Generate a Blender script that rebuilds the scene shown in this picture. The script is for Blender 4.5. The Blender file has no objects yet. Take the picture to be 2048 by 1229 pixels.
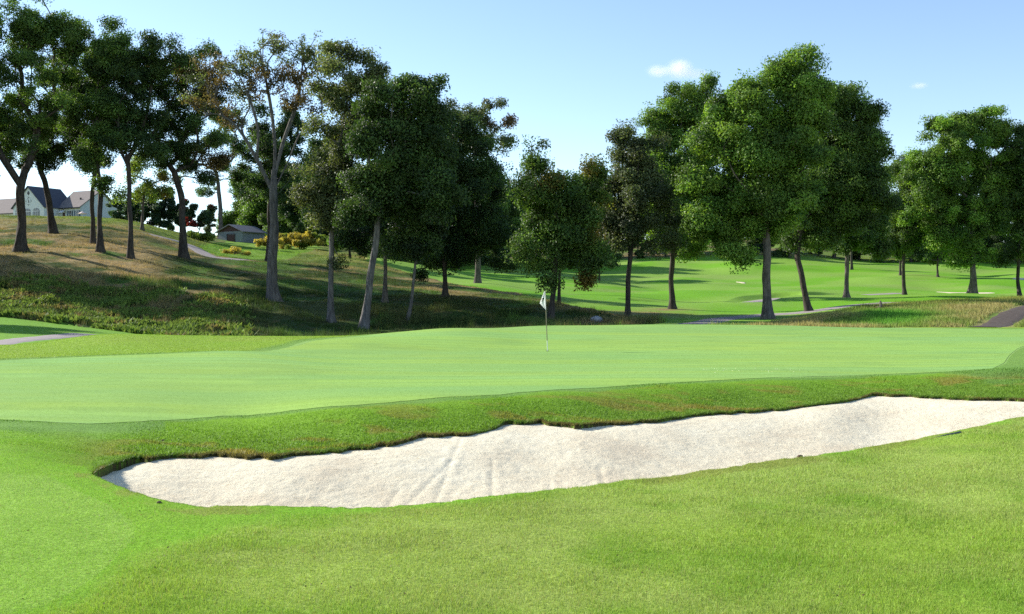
import bpy, math, random
import numpy as np

# ------------------------------------------------------------------ camera, sky, sun, exposure
S = bpy.context.scene
C = S.collection
F = 2200.0          # focal length in photo pixels (photo 2048 wide)
EYE = 1.65
HOR = 600.0         # photo row of the horizon
cam_d = bpy.data.cameras.new("camera")
cam = bpy.data.objects.new("camera", cam_d); C.objects.link(cam)
cam.location = (0, 0, EYE); cam.rotation_euler = (math.radians(90), 0, 0)
cam_d.sensor_width = 36; cam_d.lens = 36 * F / 2048
cam_d.shift_y = -(614.5 - HOR) / 2048
cam_d.clip_start = 0.1; cam_d.clip_end = 6000
S.camera = cam

SUN_EL = math.radians(26.5); SUN_BACK = math.radians(27)     # sun on the left, a little beyond the trees
sdir = (-math.cos(SUN_BACK) * math.cos(SUN_EL), math.sin(SUN_BACK) * math.cos(SUN_EL), math.sin(SUN_EL))
W = bpy.data.worlds.new("World"); S.world = W; W.use_nodes = True
wn = W.node_tree; bg = wn.nodes["Background"]
sky = wn.nodes.new("ShaderNodeTexSky"); sky.sky_type = 'NISHITA'; sky.sun_disc = False
sky.sun_elevation = SUN_EL; sky.sun_rotation = math.atan2(sdir[0], sdir[1])
sky.air_density = 0.8; sky.dust_density = 0.1; sky.ozone_density = 1.0
wn.links.new(sky.outputs[0], bg.inputs[0]); bg.inputs[1].default_value = 0.125
sun_d = bpy.data.lights.new("sun", 'SUN'); sun = bpy.data.objects.new("sun", sun_d); C.objects.link(sun)
sun_d.energy = 5.0; sun_d.angle = math.radians(0.5); sun_d.color = (1, .95, .86)
from mathutils import Vector
sun.rotation_euler = Vector(sdir).to_track_quat('Z', 'Y').to_euler()
S.view_settings.view_transform = 'Standard'; S.view_settings.look = 'None'
S.view_settings.exposure = 0.95; S.view_settings.gamma = 1
S.render.engine = 'CYCLES'
S.cycles.max_bounces = 6; S.cycles.transparent_max_bounces = 4; S.cycles.diffuse_bounces = 3; S.cycles.volume_bounces = 4
S.cycles.use_denoising = False
rng = np.random.default_rng(7)

# ------------------------------------------------------------------ numpy helpers
def hash2(ix, iy, seed):
    n = (ix.astype(np.int64) * 374761393 + iy.astype(np.int64) * 668265263 + seed * 974711) & 0x7fffffff
    n = ((n ^ (n >> 13)) * 1274126177) & 0x7fffffff
    return ((n ^ (n >> 16)) & 0xffff) / 65535.0
def vnoise(x, y, seed=0):
    ix = np.floor(x); iy = np.floor(y); fx = x - ix; fy = y - iy
    fx = fx * fx * (3 - 2 * fx); fy = fy * fy * (3 - 2 * fy)
    a = hash2(ix, iy, seed); b = hash2(ix + 1, iy, seed); c = hash2(ix, iy + 1, seed); d = hash2(ix + 1, iy + 1, seed)
    return (a * (1 - fx) + b * fx) * (1 - fy) + (c * (1 - fx) + d * fx) * fy
def fbm(x, y, seed=0, o=4):
    r = 0; a = .5; t = 0
    for i in range(o):
        r = r + a * vnoise(x * 2 ** i + 17.3 * i, y * 2 ** i - 9.1 * i, seed + i); t += a; a *= .5
    return r / t
def sst(a, b, x):
    t = np.clip((x - a) / (b - a), 0, 1); return t * t * (3 - 2 * t)
def lerp3(a, b, t):
    return np.asarray(a) * (1 - t[..., None]) + np.asarray(b) * t[..., None]
def pchip(x, y, q):
    x = np.asarray(x, float); y = np.asarray(y, float); h = np.diff(x); dl = np.diff(y) / h
    m = np.zeros_like(y); m[0] = dl[0]; m[-1] = dl[-1]
    for i in range(1, len(x) - 1):
        if dl[i - 1] * dl[i] > 0:
            w1 = 2 * h[i] + h[i - 1]; w2 = h[i] + 2 * h[i - 1]
            m[i] = (w1 + w2) / (w1 / dl[i - 1] + w2 / dl[i])
    q = np.clip(q, x[0], x[-1]); k = np.clip(np.searchsorted(x, q) - 1, 0, len(h) - 1)
    t = (q - x[k]) / h[k]
    return ((2*t**3-3*t**2+1)*y[k] + (t**3-2*t**2+t)*h[k]*m[k] + (-2*t**3+3*t**2)*y[k+1] + (t**3-t**2)*h[k]*m[k+1])
def inpoly(x, y, P):
    P = np.asarray(P, float); r = np.zeros(x.shape, bool); n = len(P)
    for i in range(n):
        x1, y1 = P[i]; x2, y2 = P[(i + 1) % n]
        if y1 == y2: continue
        c = ((y1 > y) != (y2 > y)) & (x < (x2 - x1) * (y - y1) / (y2 - y1) + x1)
        r ^= c
    return r
def polydist(x, y, P, closed=True):
    P = np.asarray(P, float); d = np.full(x.shape, 1e9)
    for i in range(len(P) if closed else len(P) - 1):
        a = P[i]; b = P[(i + 1) % len(P)]; v = b - a; L = max((v * v).sum(), 1e-12)
        t = np.clip(((x - a[0]) * v[0] + (y - a[1]) * v[1]) / L, 0, 1)
        d = np.minimum(d, np.hypot(x - a[0] - t * v[0], y - a[1] - t * v[1]))
    return d

# ------------------------------------------------------------------ terrain: height profiles along 12 bearings
def Zy(d, y): return EYE - (y - HOR) / F * d
# ('y': photo row seen at that distance, 'z': height in metres)
COLS = {
 -700: [(0,'z',0),(15,'z',0),(27,'z',.2),(45,'z',-.1),(70,'z',1.2),(85,'y',570),(105,'y',495),(135,'y',450),(150,'y',436),(230,'z',18),(330,'z',20)],
 0:   [(0,'z',0),(8,'z',0),(15,'y',840),(27,'y',722),(29.5,'z',.14),(36,'y',693),(45,'y',690),(60,'y',660),(75,'y',634),(85,'y',585),(95,'y',540),(108,'y',498),(130,'y',452),(145,'y',436),(230,'z',17.0),(330,'z',18)],
 230: [(0,'z',0),(10,'z',-.02),(12.2,'z',-.15),(15,'z',-.02),(29,'y',713),(31.5,'y',707),(40,'y',668),(50,'z',-.3),(65,'z',-.35),(73,'z',-.3),(85,'y',612),(95,'y',565),(108,'y',520),(130,'y',465),(150,'y',441),(230,'z',16.6),(330,'z',18)],
 460: [(0,'z',0),(8.8,'z',0),(12.8,'z',-.165),(16,'z',-.05),(31,'y',704),(34,'y',701),(42,'y',672),(52,'z',-.7),(66,'z',-1.0),(80,'y',640),(92,'y',592),(108,'y',548),(125,'y',520),(150,'y',503),(190,'y',486),(230,'y',478),(330,'y',470)],
 700: [(0,'z',0),(8.75,'z',0),(13.5,'z',-.16),(16,'z',.108),(24,'z',.06),(32,'z',.0),(38,'y',681),(44,'y',671),(52,'z',-.8),(66,'z',-1.0),(76,'z',-.75),(85,'y',640),(97,'y',597),(115,'y',562),(140,'y',530),(170,'y',508),(240,'y',490),(330,'y',470)],
 900: [(0,'z',0),(9.1,'z',0),(14.5,'z',-.116),(17,'z',.143),(26,'z',.02),(34,'z',.02),(46,'y',657),(56,'z',-.6),(74,'z',-.9),(84,'y',640),(93,'y',618),(101,'y',597),(120,'y',573),(150,'y',552),(200,'y',535),(260,'y',520),(330,'y',480)],
 1100:[(0,'z',0),(9.6,'z',0),(15.7,'z',-.105),(18,'z',.144),(27,'z',.01),(36,'z',.0),(50,'y',652),(60,'z',-.3),(76,'z',-.3),(84,'y',642),(92,'y',622),(105,'y',604),(130,'y',585),(170,'y',559),(220,'y',535),(260,'y',520),(330,'y',480)],
 1340:[(0,'z',0),(10.4,'z',-.01),(17,'z',-.14),(20,'z',.123),(28,'z',.03),(37,'z',.04),(52,'y',650),(62,'z',.1),(78,'z',-.05),(88,'y',638),(105,'y',618),(125,'y',606),(150,'y',591),(190,'y',560),(240,'y',522),(330,'y',480)],
 1550:[(0,'z',0),(11.3,'z',0),(18.3,'z',-.16),(21.5,'z',.106),(29,'z',.05),(38,'z',.06),(52,'y',652),(62,'z',.1),(76,'z',.05),(86,'y',638),(95,'y',625),(115,'y',607),(140,'y',592),(190,'y',560),(215,'y',538),(245,'y',515),(330,'y',475)],
 1750:[(0,'z',0),(12.6,'z',-.02),(20.5,'z',-.12),(23,'z',.06),(30,'z',.05),(38,'z',.09),(52,'y',657),(58,'z',.22),(66,'y',632),(74,'y',618),(86,'y',615),(95,'y',611),(120,'y',600),(150,'y',582),(185,'y',553),(240,'y',530),(330,'y',490)],
 2048:[(0,'z',0),(10,'z',.04),(14.5,'z',.1),(19.5,'z',-.1),(23.5,'z',.1),(38,'y',690),(50,'y',660),(57,'z',.3),(67,'y',625),(76,'y',611),(92,'y',607),(125,'y',592),(160,'y',572),(200,'y',548),(245,'y',530),(330,'y',490)],
 2900:[(0,'z',0),(14.5,'z',.15),(19.5,'z',0),(24,'z',.2),(38,'z',.3),(50,'z',.4),(60,'z',.6),(76,'z',1.2),(125,'z',2.4),(160,'z',4),(245,'z',9),(330,'z',13)],
}
_du = np.concatenate([np.arange(0, 60, .1), np.arange(60, 330, .4), [330.]])
_px = np.array(sorted(COLS)); _uu = np.linspace(-700, 2900, 361)
_T = np.array([pchip([k[0] for k in COLS[p]], [k[2] if k[1] == 'z' else Zy(k[0], k[2]) for k in COLS[p]], _du) for p in _px])
_T = np.array([pchip(_px, _T[:, j], _uu) for j in range(len(_du))])          # [d, px]
def _smooth(A, w, ax):
    k = np.hanning(w + 2)[1:-1]; k /= k.sum(); p = w // 2
    P = np.pad(A, [(p, p) if i == ax else (0, 0) for i in range(2)], mode='edge')
    return sum(k[i] * np.take(P, np.arange(i, i + A.shape[ax]), axis=ax) for i in range(w))
_T = _smooth(_smooth(_T, 9, 1), 7, 0)
def H0(X, Y):
    d = np.clip(Y, 0, 329.9); u = np.clip(1024 + F * X / np.maximum(Y, 3), -700, 2899)
    j = np.interp(d, _du, np.arange(len(_du))); i = (u + 700) / 10
    j0 = np.clip(j.astype(int), 0, len(_du) - 2); i0 = np.clip(i.astype(int), 0, 359); fj = j - j0; fi = i - i0
    return (_T[j0, i0]*(1-fj)*(1-fi) + _T[j0+1, i0]*fj*(1-fi) + _T[j0, i0+1]*(1-fj)*fi + _T[j0+1, i0+1]*fj*fi)
def PX(X, Y): return 1024 + F * X / np.maximum(Y, .5)
def hit(px, py, lo=4, hi=320):
    d = np.exp(np.linspace(math.log(lo), math.log(hi), 6000))
    g = H0((px - 1024) / F * d, d) >= EYE - (py - HOR) / F * d
    k = int(np.argmax(g)) if g.any() else len(d) - 1
    return d[k]
def WP(px, d): return ((px - 1024) / F * d, d)

# sand bunker: front and back edges as distance over bearing
BF = [(183,948),(215,962),(262,982),(340,1007),(400,1012),(550,1014),(700,1015),(850,1008),(1000,992),(1150,975),(1300,955),(1450,938),(1600,915),(1750,893),(1880,869),(1960,852),(2060,832)]
BB = [(183,947),(200,937),(225,926),(258,916),(330,914),(400,910),(435,905),(470,912),(560,912),(700,897),(800,884),(850,870),(960,863),(990,856),(1010,843),(1080,843),(1150,852),(1200,846),(1300,842),(1400,828),(1500,822),(1600,812),(1700,801),(1745,788),(1800,790),(1900,796),(2048,800)]
_bf = np.array([(p, hit(p, y)) for p, y in BF] + [(2200, 15.6), (2350, 17.8)])
_bb = np.array([(p, hit(p, y)) for p, y in BB] + [(2200, 19.6), (2350, 18.2)])
_bf[0, 1] = _bb[0, 1] = (_bf[0, 1] + _bb[0, 1]) / 2
_ue = np.arange(-100, 2700, 10.); _k = np.hanning(25); _k /= _k.sum()
_fs = np.convolve(np.pad(np.interp(_ue, _bf[:, 0], _bf[:, 1]), 12, 'edge'), _k, 'valid'); _bs = np.convolve(np.pad(np.interp(_ue, _bb[:, 0], _bb[:, 1]), 12, 'edge'), _k, 'valid')
def bunker_edges(u, wob=True):
    if not wob: return np.interp(u, _ue, _fs), np.interp(u, _ue, _bs)
    f = np.interp(u, _bf[:, 0], _bf[:, 1]); b = np.interp(u, _bb[:, 0], _bb[:, 1])
    if wob:
        w = sst(183, 260, u) * (1 - sst(2200, 2350, u))
        b = b + ((vnoise(u * .05, u * 0, 3) - .5) * .24 + (vnoise(u * .16, u * 0, 5) - .5) * .07) * w
        f = f + ((vnoise(u * .06, u * 0, 8) - .5) * .10) * w
    return f, b
def bunker(X, Y):
    """inside margin (m, negative outside) and sand height"""
    u = PX(X, Y); f, b = bunker_edges(u); m = np.minimum(Y - f, b - Y)
    m = np.where((u < 183) | (u > 2350), -np.hypot(1, 1), m)
    Wd = np.maximum(b - f, .05); t = np.clip((Y - f) / Wd, 0, 1)
    f0, b0 = bunker_edges(u, False); W0 = np.maximum(b0 - f0, .05); t0 = np.clip((Y - f0) / W0, -.1, 1.1)
    hf = H0((u - 1024) / F * f0, f0); hb = H0((u - 1024) / F * b0, b0)
    D = np.minimum(.42, .10 * W0)
    sh = sst(0, .22, t0) * (1 - sst(.30, 1.02, t0))
    z = hf * (1 - t0) + hb * t0 - .035 - .06 * (1 - sst(200, 330, u)) - D * sh
    return m, z
# putting green edges
_gn = np.array([(p, hit(p, y)) for p, y in [(-400,825),(0,840),(120,847),(200,848),(300,843),(450,833),(700,812),(1000,790),(1300,769),(1500,758),(1750,750),(1900,744),(1985,738),(2008,727),(2018,712),(2035,698),(2060,689)]] + [(2140, 43), (2260, 47)])
_gf = np.array([(-400,26),(0,27),(230,29.3),(400,31),(520,33),(600,36),(660,39.5),(720,42.5),(780,45),(900,49),(1100,52),(1340,54),(1600,54),(1850,52.5),(1980,51),(2140,49.5),(2260,47.5)])
_gn2 = [WP(p, d) for p, d in _gn]; _gf2 = [WP(p, d) for p, d in _gf]
GREEN = _gn2 + _gf2[::-1]
def green_in(X, Y):
    u = PX(X, Y); a = np.interp(u, _gn[:, 0], _gn[:, 1]); b = np.interp(u, _gf[:, 0], _gf[:, 1])
    return (u > -400) & (u < 2260) & (Y > a) & (Y < b)

# map zones
ROUGH = [WP(*p) for p in [(-700,66),(0,75),(60,74.6),(130,73),(200,71.5),(460,62),(700,56),(900,56),(1100,60),(1250,70),(1330,82),(1300,88),(1160,97),(1040,117),(900,128),(800,142),(740,150),(680,330),(-700,330)]]
MOUND = [WP(*p) for p in [(1420,56),(1470,63),(1560,74),(1690,80),(1760,90),(1850,100),(2100,112),(2900,110),(2900,60),(2200,54),(1700,55)]]
LAWN = [WP(p, hit(p, y)) for p, y in [(400,497),(430,512),(520,518),(560,520),(640,500),(640,478),(520,480),(430,484)]]
APRON = [WP(*p) for p in [(-900,9.5),(-200,10.6),(80,10.4),(160,9.6),(235,8.9),(285,8.3),(290,7.7),(250,7.0),(180,6.4),(60,5.9),(-300,5.2),(-900,4.6)]]
def interp_line(P, n=6):
    P = np.array(P, float); r = []
    for i in range(len(P) - 1):
        p0 = P[max(i-1, 0)]; p1 = P[i]; p2 = P[i+1]; p3 = P[min(i+2, len(P)-1)]
        for k in range(n):
            t = k / n
            r.append(.5*((2*p1)+(-p0+p2)*t+(2*p0-5*p1+4*p2-p3)*t*t+(-p0+3*p1-3*p2+p3)*t**3))
    r.append(P[-1]); return np.array(r)
PATHS = [  # (points px,d), half width, name, label
 ([WP(p, hit(p, y)) for p, y in [(-160,699),(0,687),(60,679),(105,675)]] + [WP(170, 60)], 1.0, 'pale'),
 ([WP(1370, 74), WP(1405, 79)] + [WP(p, hit(p, y, 60)) for p, y in [(1440,639),(1490,634),(1540,630),(1610,625),(1660,618),(1700,612)]] + [WP(1790, 106)], 1.5, 'pale'),
 ([WP(p, hit(p, y, 70)) for p, y in [(1290,608),(1370,609),(1440,609),(1490,607),(1515,603),(1550,598.5),(1570,597)]], 1.5, 'pale'),
 ([WP(p, hit(p, y, 70)) for p, y in [(1600,598),(1640,597),(1700,592),(1760,589),(1800,587)]], 1.4, 'pale'),
 ([WP(p, hit(p, y, 70)) for p, y in [(300,470),(335,478),(372,488),(395,500),(415,511),(440,517),(500,521)]], 1.3, 'pale'),
 ([WP(1965, 54)] + [WP(p, hit(p, y, 56)) for p, y in [(1990,652),(2015,637),(2045,620),(2090,611)]] + [WP(2200, 84)], .95, 'dark'),
]
def relief(X, Y):
    r = inpoly(X, Y, ROUGH); m = inpoly(X, Y, MOUND)
    k = (r | m).astype(float)
    n = (fbm(X / 6, Y / 6, 11) - .5) * 1.3 + (fbm(X / 1.6, Y / 1.6, 21) - .5) * .5
    near = np.where(Y < 26, (fbm(X / 1.1, Y / 1.1, 31, 3) - .5) * .05, (fbm(X / 9, Y / 9, 33, 2) - .5) * .05)
    fair = sst(80, 130, Y) * (fbm(X / 16, Y / 20, 41, 2) - .5) * 2.2 * (1 - .6 * sst(225, 250, Y))
    return r, m, k * n * .55 + (1 - k) * (near + fair)
_PD = [(interp_line(P), hw) for P, hw, c in PATHS]
def path_dist(X, Y):
    d = np.full(X.shape, 99.)
    s = (Y > 38) & (Y < 330)
    for L, hw in _PD:
        bb = s & (X > L[:, 0].min() - 6) & (X < L[:, 0].max() + 6) & (Y > L[:, 1].min() - 6) & (Y < L[:, 1].max() + 6)
        if bb.any(): d[bb] = np.minimum(d[bb], polydist(X[bb], Y[bb], L, False) - hw)
    return d
def height(X, Y, full=True):
    X = np.asarray(X, float); Y = np.asarray(Y, float)
    z = H0(X, Y)
    r, m, rel = relief(X, Y)
    g = np.where(Y < 60, polydist(X, Y, GREEN), 9) if full else 9
    g = np.where(green_in(X, Y), 0, g)
    pd = path_dist(X, Y)
    return z + rel * np.clip(g / 1.2, 0, 1) * np.clip(pd / 1.5, 0, 1)

_dr = np.array([(-900,4.2),(-200,4.9),(0,5.45),(180,6.2),(300,6.9),(420,7.5),(560,8.1),(800,8.55),(1000,9.15),(1300,10.3),(1550,11.25),(1750,12.5),(1960,13.6),(2060,14.4),(2400,17)])
def coarse(X, Y):
    """how much of the long rough grows here (0..1), in front of the bunker"""
    u = PX(X, Y); return sst(-.25, .25, np.interp(u, _dr[:, 0], _dr[:, 1]) - Y + (fbm(X * 1.3, Y * 1.3, 521) - .5) * .9)
def green_color(X, Y):
    s1 = .65 * fbm(X * .06 + 3, Y * .95, 601, 3) + .35 * fbm(X * .025, Y * .30 + 7, 605, 2)
    c = lerp3((.268, .425, .096), (.238, .410, .118), sst(.38, .62, s1))
    st = .5 + .5 * np.sin(Y * 2 * np.pi / 1.05 + X * .03 + 2.5 * fbm(X * .05, Y * .2, 615, 2))
    c = c * (.945 + .10 * st * sst(.3, .6, fbm(X * .12, Y * .5, 617, 2)))[..., None]
    return lerp3(c, (.20, .345, .095), sst(.54, .72, fbm(X / 1.5, Y / 1.1, 611, 4)) * .45)
def zone_color(X, Y):
    """albedo of the ground cover at each point"""
    X = np.asarray(X, float); Y = np.asarray(Y, float)
    ws = np.clip(Y / 40, .12, 1.2)
    X = X + (fbm(X / ws / 2 + 5, Y / ws / 2, 511, 4) - .5) * 1.6 * ws; 
    n1 = fbm(X / 3.1, Y / 3.1, 51); n2 = fbm(X / .7, Y / .7, 61, 3); n3 = fbm(X / 11, Y / 11, 71, 3)
    col = lerp3((.258, .385, .055), (.308, .412, .094), sst(.35, .65, n1))
    col = lerp3((.205, .340, .042), col, sst(.28, .5, n2)); col = lerp3(col, (.27, .34, .09), sst(.52, .64, fbm(X / 1.4, Y / .5, 531, 4)) * .35)
    nf = Y < 18
    cz = coarse(X, Y); rim = lerp3((.175, .390, .024), (.215, .385, .042), n2)
    col = np.where(nf[..., None], lerp3(rim, col, cz), col)
    # bright apron fairway at the left
    ap = inpoly(X, Y, APRON)
    col[ap] = lerp3((.225, .405, .050), (.26, .41, .085), n1)[ap]
    # bank between bunker and green
    m, _ = bunker(X, Y)
    u = PX(X, Y); f, b = bunker_edges(u); near = (Y > (f + b) / 2) & (Y < 30) & ((u > 183) | (Y > 11.5))
    gi = green_in(X, Y)
    bank = near & ~gi
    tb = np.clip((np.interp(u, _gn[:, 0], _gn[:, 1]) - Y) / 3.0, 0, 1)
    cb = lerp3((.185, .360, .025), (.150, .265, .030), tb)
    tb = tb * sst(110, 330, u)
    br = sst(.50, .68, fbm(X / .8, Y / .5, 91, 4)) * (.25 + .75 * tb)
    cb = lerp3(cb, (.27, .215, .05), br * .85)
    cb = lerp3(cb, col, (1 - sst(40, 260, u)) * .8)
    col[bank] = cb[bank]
    edge = (Y < (f + b) / 2 + .01) & (f - Y < .12 + .5 * n1) & (u > 150) & (u < 2300) & (Y < 30)
    col[edge] = lerp3(col, (.23, .27, .06), sst(.48, .66, n2) * .8)[edge]
    # mound at the back of the green
    bk = (Y > 26) & (Y < 58) & ~gi
    col[bk] = lerp3((.215, .37, .035), (.25, .35, .055), n1)[bk]
    # fairways beyond
    fw = (Y >= 58)
    cf = lerp3((.145, .345, .022), (.20, .355, .055), sst(.35, .65, n3))
    cf = lerp3(cf, (.23, .335, .085), sst(.58, .7, fbm(X / 18, Y / 7, 81, 3)) * .6)
    col[fw] = cf[fw]
    lw = (Y >= 44) & (Y < 76) & (u < 420)
    col[lw] = lerp3((.15, .33, .03), (.18, .34, .05), n1)[lw]
    wear = np.exp(-((X - 11.5) / 4) ** 2 - ((Y - 96) / 5) ** 2) + .9 * np.exp(-((X - 14.6) / 2.2) ** 2 - ((Y - 104) / 2.2) ** 2)
    col = lerp3(col, (.26, .20, .09), np.clip(wear * (.5 + n2), 0, 1) * (Y > 80))
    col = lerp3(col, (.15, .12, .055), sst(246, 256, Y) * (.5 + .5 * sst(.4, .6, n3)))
    # rough bank and wild mound
    r = inpoly(X, Y, ROUGH); mo = inpoly(X, Y, MOUND)
    foot = sst(400, 520, u) * sst(112, 98, Y) * sst(1200, 1000, u)  # foot of the bank: tree shade put into the colour, straw held back
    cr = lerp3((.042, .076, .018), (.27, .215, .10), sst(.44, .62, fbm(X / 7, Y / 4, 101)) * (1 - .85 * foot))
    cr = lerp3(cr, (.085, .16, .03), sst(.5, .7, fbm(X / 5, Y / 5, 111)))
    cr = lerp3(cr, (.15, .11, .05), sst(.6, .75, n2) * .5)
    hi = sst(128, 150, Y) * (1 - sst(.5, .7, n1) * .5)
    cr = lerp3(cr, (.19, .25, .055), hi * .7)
    straw = sst(380, 260, u) * sst(95, 100, Y) * sst(130, 118, Y)
    cr = lerp3(cr, lerp3(cr, (.34, .255, .13), sst(.35, .55, fbm(X / 4, Y / 3, 121))), straw)
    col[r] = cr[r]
    lw = inpoly(X, Y, LAWN); col[lw] = lerp3((.13, .29, .025), (.20, .29, .06), n1)[lw]
    cm = lerp3((.17, .24, .055), (.27, .25, .10), sst(.42, .58, fbm(X / 4, Y / 3, 131)))
    cm = lerp3(cm, (.12, .28, .03), np.clip(np.exp(-((u - 1800) / 60) ** 2 - ((Y - 66) / 6) ** 2) * 1.3, 0, 1))
    cm = lerp3(cm, (.17, .30, .04), sst(78, 84, Y) * .8)
    col[mo] = cm[mo]
    # collar of closer, bluer turf round the green
    gd = np.full(X.shape, 9.); s = (Y < 60) & (Y > 10); gd[s] = polydist(X[s], Y[s], GREEN)
    wd = np.where(u < 350, 1.3, np.where(Y > 26, .8, .35) + 2.2 * sst(1880, 2010, u))
    k = (1 - sst(wd * .45, wd * 1.15, gd + (n2 - .5) * wd * .8)) * s
    col = lerp3(col, (.155, .290, .068), k * .85)
    col[gi] = (.25, .41, .115)
    return np.clip(col, .01, 1)

# ------------------------------------------------------------------ mesh and material helpers
def mesh(name, V, faces, mat=None, parent=None, col=None, smooth=True, loc=None):
    """faces: list of (n,k) index arrays; col: per-vertex rgb"""
    V = np.asarray(V, np.float32); me = bpy.data.meshes.new(name)
    me.vertices.add(len(V)); me.vertices.foreach_set('co', V.ravel())
    faces = [np.asarray(f, np.int32) for f in faces if len(f)]
    tot = np.concatenate([np.full(len(f), f.shape[1], np.int32) for f in faces])
    idx = np.concatenate([f.ravel() for f in faces])
    me.loops.add(len(idx)); me.loops.foreach_set('vertex_index', idx)
    me.polygons.add(len(tot)); st = np.concatenate([[0], np.cumsum(tot)[:-1]]).astype(np.int32)
    me.polygons.foreach_set('loop_start', st); me.polygons.foreach_set('loop_total', tot)
    me.update(calc_edges=True)
    me.polygons.foreach_set('use_smooth', np.full(len(tot), smooth))
    if col is not None:
        a = me.color_attributes.new('Col', 'FLOAT_COLOR', 'POINT')
        a.data.foreach_set('color', np.concatenate([col, np.ones((len(V), 1))], 1).astype(np.float32).ravel())
    if mat is not None: me.materials.append(mat)
    o = bpy.data.objects.new(name, me); C.objects.link(o)
    if parent is not None: o.parent = parent
    if loc is not None: o.location = loc
    return o
def tag(o, label=None, cat=None, group=None, kind=None):
    if label: o['label'] = label
    if cat: o['category'] = cat
    if group: o['group'] = group
    if kind: o['kind'] = kind
    return o
def empty(name, loc, rz=0):
    o = bpy.data.objects.new(name, None); C.objects.link(o); o.location = loc; o.rotation_euler.z = rz
    o.empty_display_size = .3; return o

class NT:
    def __init__(s, name):
        s.m = bpy.data.materials.new(name); s.m.use_nodes = True; s.t = s.m.node_tree; s.t.nodes.clear()
        s.out = s.n('OutputMaterial')
    def n(s, typ, **kw):
        nd = s.t.nodes.new('ShaderNode' + typ)
        for k, v in kw.items():
            if k.startswith('i_'): nd.inputs[k[2:].replace('_', ' ')].default_value = v
            else: setattr(nd, k, v)
        return nd
    def l(s, a, b): s.t.links.new(a, b)
    def noise(s, scale, detail=4, vec=None, rough=.6):
        nd = s.n('TexNoise'); nd.inputs['Scale'].default_value = scale; nd.inputs['Detail'].default_value = detail
        nd.inputs['Roughness'].default_value = rough
        if vec is not None: s.l(vec, nd.inputs['Vector'])
        return nd.outputs['Fac']
    def ramp(s, fac, stops):
        r = s.n('ValToRGB'); s.l(fac, r.inputs[0]); e = r.color_ramp.elements
        while len(e) < len(stops): e.new(.5)
        for i, (p, c) in enumerate(stops):
            e[i].position = p; e[i].color = (*c, 1) if len(c) == 3 else c
        return r.outputs[0]
    def mix(s, a, b, fac, mode='MIX'):
        m = s.n('Mix', data_type='RGBA', blend_type=mode)
        for v, i in ((fac, 0), (a, 6), (b, 7)):
            if hasattr(v, 'is_linked') or isinstance(v, bpy.types.NodeSocket): s.l(v, m.inputs[i])
            else: m.inputs[i].default_value = v if i == 0 else (*v, 1)
        return m.outputs[2]
def plain(name, colr, rough=.7, spec=.3, nscale=8, namt=.25, metal=0, bump=0):
    t = NT(name); tc = t.n('TexCoord'); f = t.noise(nscale, 5, tc.outputs['Object'])
    c0 = tuple(c * (1 - namt) for c in colr); c1 = tuple(min(1, c * (1 + namt)) for c in colr)
    p = t.n('BsdfPrincipled'); t.l(t.ramp(f, [(.3, c0), (.7, c1)]), p.inputs['Base Color'])
    p.inputs['Roughness'].default_value = rough; p.inputs['Specular IOR Level'].default_value = spec
    p.inputs['Metallic'].default_value = metal
    if bump:
        b = t.n('Bump'); b.inputs['Strength'].default_value = bump; t.l(f, b.inputs['Height']); t.l(b.outputs[0], p.inputs['Normal'])
    t.l(p.outputs[0], t.out.inputs[0]); return t.m
def leafmat(name, trans=.35, rough=.55, spec=.25, boost=(1.25, 1.2, .6)):
    t = NT(name); a = t.n('VertexColor', layer_name='Col')
    p = t.n('BsdfPrincipled'); t.l(a.outputs[0], p.inputs['Base Color'])
    p.inputs['Roughness'].default_value = rough; p.inputs['Specular IOR Level'].default_value = spec
    tr = t.n('BsdfTranslucent'); t.l(t.mix(a.outputs[0], boost, 1.0, 'MULTIPLY'), tr.inputs[0])
    mx = t.n('MixShader'); mx.inputs[0].default_value = trans
    t.l(p.outputs[0], mx.inputs[1]); t.l(tr.outputs[0], mx.inputs[2]); t.l(mx.outputs[0], t.out.inputs[0])
    return t.m
M_leaf = leafmat('leaves', .40, .5, .3, (1.35, 1.4, .6))
M_blade = leafmat('grass_blades', .35, .6, .2, (1.15, 1.1, .7))
M_wild = leafmat('wild_grass', .35, .7, .15, (1.1, 1.05, .7))

def ground_mat():
    t = NT('turf'); a = t.n('VertexColor', layer_name='Col'); tc = t.n('TexCoord')
    n = t.noise(28, 6, tc.outputs['Object'], .7); n2 = t.noise(3, 5, tc.outputs['Object'], .65)
    c = t.mix(a.outputs[0], t.ramp(n, [(.3, (.62, .62, .6)), (.68, (1.25, 1.22, 1.1))]), 1.0, 'MULTIPLY')
    c = t.mix(c, t.ramp(n2, [(.3, (.86, .88, .85)), (.7, (1.1, 1.08, 1.1))]), 1.0, 'MULTIPLY')
    p = t.n('BsdfPrincipled'); t.l(c, p.inputs['Base Color']); p.inputs['Roughness'].default_value = .85
    p.inputs['Specular IOR Level'].default_value = .06
    b = t.n('Bump'); b.inputs['Strength'].default_value = .5; b.inputs['Distance'].default_value = .03
    t.l(n, b.inputs['Height']); t.l(b.outputs[0], p.inputs['Normal']); t.l(p.outputs[0], t.out.inputs[0]); return t.m
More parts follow.
